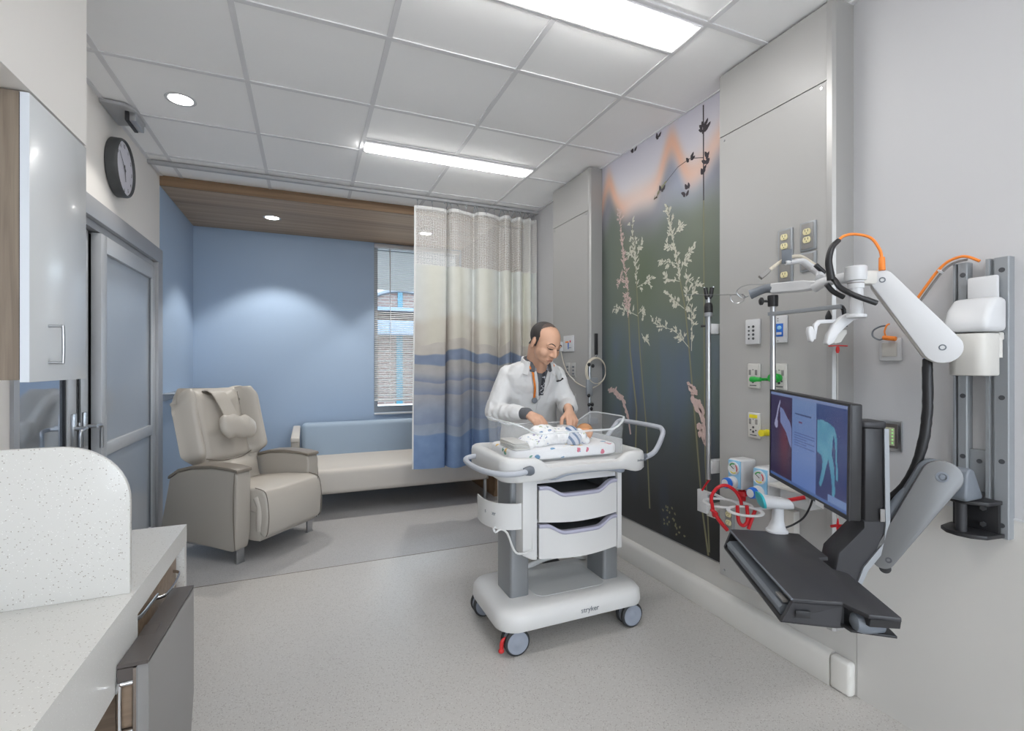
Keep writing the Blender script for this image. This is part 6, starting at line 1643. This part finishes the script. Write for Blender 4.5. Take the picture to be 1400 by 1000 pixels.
# ================================================================ CUP RINGS, REGULATORS, TUBES, SCANNER
rg_ = thing('ring_holder', 'white double ring holder clamped low at the mural edge', 'holder', (1.80, 1.75, .62))
rg_p = MB().box2((1.850, 1.878, .555), (1.868, 1.945, .668), bev=.003); rg_p.build('clamp_plate', 'white', rg_)
MB().box2((1.868, 1.842, .54), (1.986, 1.90, .60), bev=.003).build('clamp_block', 'white_warm', rg_)
for c, r in (((1.725, 1.665, .682), .072), ((1.700, 1.512, .690), .066)):
    MB().tube([Vector(c)+V(r*math.cos(a), r*math.sin(a), 0) for a in [2*PI*k/36 for k in range(36)]], .0055, seg=8, smooth=0, closed=True, flat=1.5).build('ring', 'white', rg_)
MB().tube([(1.86, 1.885, .66), (1.82, 1.80, .678), (1.785, 1.705, .682)], .007, seg=8).tube([(1.795, 1.655, .683), (1.80, 1.58, .688), (1.765, 1.53, .690)], .006, seg=8).tube([(1.765, 1.52, .690), (PXF, 1.50, .690)], .006, seg=8, smooth=0).build('ring_arm', 'white', rg_)
def regulator(y0, y1, z0, label):
    t = thing('vacuum_regulator', label, 'regulator', (PXF, (y0+y1)/2, z0), 'vacuum regulators')
    MB().box2((1.795, y0, z0), (PXF-.0003, y1, z0+.135), bev=.008, seg=3).build('housing', 'white', t)
    f = MB().box2((1.788, y0+.004, z0+.006), (1.796, y1-.004, z0+.130), bev=.003).build('front_panel', 'sky_pl', t)
    yc = (y0+y1)/2
    MB().lathe((1.789, yc, z0+.094), (-1, 0, 0), [(0, .030), (.006, .030), (.008, .028), (.006, .026)], 28).build('gauge_rim', 'white', f)
    MB().lathe((1.784, yc, z0+.094), (-1, 0, 0), [(0, .025), (.0008, .025)], 28).build('gauge_face', 'cream', f, smooth=False)
    for k, cn in ((0, 'green'), (1, 'red'), (2, 'yellow')):
        a0 = math.radians(30+100*k)
        MB().tube([(1.7825, yc+.021*math.cos(a0+math.radians(80)*i/6), z0+.094+.021*math.sin(a0+math.radians(80)*i/6)) for i in range(7)], .0022, seg=6, smooth=0).build('gauge_band', cn, f)
    MB().box((1.7825, yc+.006, z0+.098), (.001, .022, .003), (.6, 0, 0)).build('needle', 'print', f, smooth=False)
    MB().lathe((1.789, yc+.004, z0+.030), (-1, 0, 0), [(0, .028), (.012, .028), (.014, .026), (.016, .022), (.030, .022)], 24).build('knob_base', 'white', t)
    MB().lathe((1.759, yc+.004, z0+.030), (-1, 0, 0), [(0, .024), (.010, .0245), (.020, .022), (.022, .019)], 24).build('knob', 'blue_pl', t)
    MB().lathe((1.737, yc+.004, z0+.030), (-1, 0, 0), [(0, .018), (.001, .018)], 20).build('knob_label', 'white', t, smooth=False)
regulator(1.615, 1.690, .742, 'white and light blue vacuum regulator with gauge, the left one of the pair')
regulator(1.478, 1.553, .730, 'white and light blue vacuum regulator nearest the monitor, with blue knob')
rt = thing('red_tubing', 'coiled red suction tubing looped through the white rings', 'tubing', (1.7, 1.6, .6))
MB().tube([(1.655, 1.640, .640), (1.648, 1.640, .68), (1.645, 1.643, .723), (1.665, 1.632, .762), (1.70, 1.618, .775), (1.735, 1.603, .755), (1.758, 1.593, .72), (1.765, 1.590, .69)], .0075, seg=10, smooth=6).build('tube', 'red', rt)
MB().tube([(1.655, 1.640, .640), (1.640, 1.61, .66), (1.618, 1.62, .677)], .0075, seg=10).tube([(1.630, 1.615, .665), (1.655, 1.604, .625), (1.684, 1.592, .588)], .0085, seg=10).build('tube', 'red', rt)
MB().tube([(1.708, 1.560, .70), (1.712, 1.558, .636), (1.731, 1.551, .614), (1.748, 1.543, .636), (1.746, 1.545, .70)], .0078, seg=10, smooth=6).build('tube', 'red', rt)
MB().tube([(1.780, 1.528, .690), (1.768, 1.535, .65), (1.751, 1.542, .600)], .0078, seg=10).build('tube', 'red', rt)
MB().tube([(1.676, 1.362, .768), (1.705, 1.32, .785), (1.738, 1.272, .806)], .0078, seg=10).build('tube', 'red', rt)
rcx = thing('red_connector', 'red plastic connector directly below the left vacuum regulator', 'connector', (1.83, 1.64, .69))
MB().lathe((1.825, 1.640, .742), (0, 0, -1), [(0, .012), (.008, .012), (.010, .020), (.030, .022), (.034, .016), (.052, .016), (.054, .010)], 12).build('connector_body', 'red', rcx)
wbx = thing('canister_bracket', 'pale plastic canister bracket on the headwall behind the scanner', 'bracket', (PXF, 1.42, .60))
MB().box2((1.845, 1.40, .60), (PXF-.0003, 1.475, .700), bev=.006).build('bracket_body', 'white_warm', wbx)
MB().box2((1.78, 1.28, .800), (PXF-.0003, 1.47, .812), bev=.003).build('shelf_lip', 'white_warm', wbx)
MB().box2((1.80, 1.30, .735), (PXF-.0003, 1.43, .800), bev=.008).build('canister', 'tub_rim', wbx)
sc_ = thing('barcode_scanner', 'white barcode scanner with teal rim standing on the keyboard tray', 'scanner', (1.56, 1.26, .702))
S0 = Vector((1.570, 1.258, .703))
fx = Vector((-.80, .45, 0)).normalized(); fyv = Vector((0, 0, 1)).cross(fx)
SM2 = Matrix.Translation(S0) @ Matrix((fx, fyv, Vector((0, 0, 1)))).transposed().to_4x4()
R = []
for z, a, bq, off in ((0, .036, .032, 0), (.006, .036, .032, 0), (.012, .030, .027, 0), (.04, .020, .020, -.002), (.075, .018, .018, -.004), (.092, .022, .020, 0)):
    R.append([SM2 @ Vector((q.x+off, q.y, z)) for q in ellring((0, 0, 0), a, bq, 20, 2.5)])
loft(R).build('stand', 'white', sc_)
R = []
for x, h, w_, zc in ((-.050, .010, .020, .100), (-.046, .016, .026, .101), (-.02, .020, .030, .103), (.03, .022, .033, .108), (.052, .026, .036, .112)):
    R.append([SM2 @ Vector((x+(q.y*.25), q.x, zc+q.y)) for q in ellring((0, 0, 0), w_, h, 20, 2.6)])
hdn = loft(R).build('scanner_head', 'white', sc_)
R = []
for x, h, w_, zc in ((.0515, .0275, .0375, .1122), (.060, .0275, .0375, .1135), (.062, .022, .032, .114)):
    R.append([SM2 @ Vector((x+(q.y*.25), q.x, zc+q.y)) for q in ellring((0, 0, 0), w_, h, 20, 2.6)])
loft(R).build('scanner_window', 'teal', hdn)
MB().tube([(1.585, 1.235, .722), (1.609, 1.215, .740), (1.620, 1.186, .775), (1.622, 1.16, .84), (1.60, 1.15, .90)], .0035, seg=8, smooth=6).build('cable', 'black', sc_)
pc = thing('nurse_call_pull', 'white nurse call pull cord with orange top and red end on the headwall', 'call pull', (PXF-.01, 1.235, .68))
MB().cyl((PXF-.014, 1.236, .70), (PXF-.014, 1.237, 1.36), .0012, seg=6).build('cord', 'white_warm', pc)
MB().lathe((PXF-.014, 1.237, 1.352), (0, 0, 1), [(0, .004), (.010, .007), (.022, .006), (.026, .003)], 10).tube([(PXF-.014, 1.20, 1.378), (PXF-.014, 1.237, 1.381), (PXF-.014, 1.272, 1.380)], .0022, seg=6, smooth=0).build('cord_top', 'red_pl', pc)
MB().tube([(PXF-.014, 1.205, .70), (PXF-.014, 1.238, .692), (PXF-.014, 1.262, .682)], .0055, seg=8, smooth=0).lathe((PXF-.014, 1.236, .67), (0, 0, 1), [(0, .004), (.02, .006), (.05, .002)], 8).build('cord_end', 'red', pc)

# ================================================================ LEFT HEADWALL COLUMN
ap = thing('call_plate', 'white square wall plate with small coloured symbols beside the head of the person', 'wall plate', (PXF, 3.33, 1.405))
yplate(3.250, 3.410, 1.405, 1.530, .010).build('cover_plate', 'white', ap)
for dy, dz, w_, h_, cn in ((.0, .045, .016, .05, 'blue_pl'), (.02, .075, .05, .012, 'orange'), (-.02, .030, .05, .008, 'grey_blue'), (-.03, .078, .018, .016, 'red_pl')):
    yplate(3.33+dy-w_/2, 3.33+dy+w_/2, 1.405+dz-h_/2, 1.405+dz+h_/2, .001, PXF-.0098).build('symbol', cn, ap, smooth=False)
sb_ = thing('sensor_box', 'small white box on the headwall column right behind the head of the person', 'box', (PXF, 3.46, 1.41))
yplate(3.415, 3.515, 1.410, 1.488, .03).build('box_body', 'white', sb_)
M['ghost'] = mat('clear plate', (190, 190, 188), .2, alpha=.9)
for (y0, y1, z0, z1, lab) in ((3.225, 3.295, 1.205, 1.318, 'grey wall outlet in the upper pair, nearer the coiled tube'), (3.315, 3.385, 1.205, 1.318, 'grey wall outlet in the upper pair, nearer the person'), (3.225, 3.295, .972, 1.085, 'grey wall outlet in the lower pair, nearer the coiled tube'), (3.315, 3.385, .972, 1.085, 'grey wall outlet in the lower pair, nearer the person')):
    t = thing('gas_outlet', lab, 'gas outlet', (PXF, (y0+y1)/2, z0), 'grey outlets on the left headwall column')
    yplate(y0, y1, z0, z1, .006).build('cover_plate', 'ghost', t)
    for dz in (.03, .055, .082):
        yplate((y0+y1)/2-.014, (y0+y1)/2+.014, z0+dz-.007, z0+dz+.007, .003, PXF-.0058).build('latch', 'grey_pl', t)
    yplate((y0+y1)/2-.024, (y0+y1)/2+.024, z0+.010, z0+.013, .001, PXF-.0058).build('caption_bar', 'print', t, smooth=False)
lp = thing('clamp_pole', 'short pole with black knobs on the left headwall column above the tub', 'pole', (1.865, 3.0, .85))
MB().cyl((1.862, 3.0, .86), (1.862, 3.0, 1.33), .010, seg=14).build('pole', 'steel', lp)
MB().box2((1.862, 2.985, 1.15), (1.925, 3.0335, 1.21), bev=.003).box2((1.862, 2.985, .88), (1.925, 3.0335, .92), bev=.003).build('wall_bracket', 'alu', lp)
MB().box2((1.835, 2.985, 1.08), (1.880, 3.012, 1.20), bev=.004).build('clamp', 'alu', lp)
for (dx, z) in ((-.01, 1.305), (.022, 1.295), (-.012, 1.085), (.018, 1.02), (-.01, 1.02), (-.008, .87), (.01, .99)):
    MB().sphere((1.858+dx, 2.985, z), (.012, .012, .014), 10).build('knob', 'black', lp)
bb = thing('coil_hanger', 'upright black bar mounted on the side of the left headwall column', 'hanger', (1.93, 3.02, 1.38))
MB().box2((1.921, 3.012, 1.375), (1.941, 3.032, 1.530), bev=.003).build('bar', 'black', bb)
MB().tube([(1.931, 3.02, 1.375), (1.915, 3.01, 1.355), (1.885, 3.0, 1.345)], .007, seg=8).build('hook_arm', 'chrome', bb)
cl = thing('coiled_tube', 'coiled beige tube hanging on the left headwall column above the tub', 'tube', (1.92, 3.0, 1.15))
for k in range(3):
    cpts = [(1.912+(.086-.004*k)*math.cos(a), 2.998-.005*k, 1.258+(.098-.004*k)*math.sin(a)) for a in [2*PI*i/30 for i in range(30)]]
    MB().tube(cpts, .0042, seg=8, smooth=0, closed=True).build('coil', 'cable', cl)
MB().tube([(1.95, 2.99, 1.17), (1.90, 2.99, 1.145), (1.866, 3.02, 1.135), (1.866, 3.18, 1.165), (1.866, 3.30, 1.22), (1.866, 3.38, 1.30), (1.862, 3.43, 1.413)], .0038, seg=8, smooth=6).build('tube', 'cable', cl)
MB().cyl((1.866, 3.22, 1.183), (1.866, 3.285, 1.213), .006, seg=8).build('tube_joint', 'white_warm', cl)
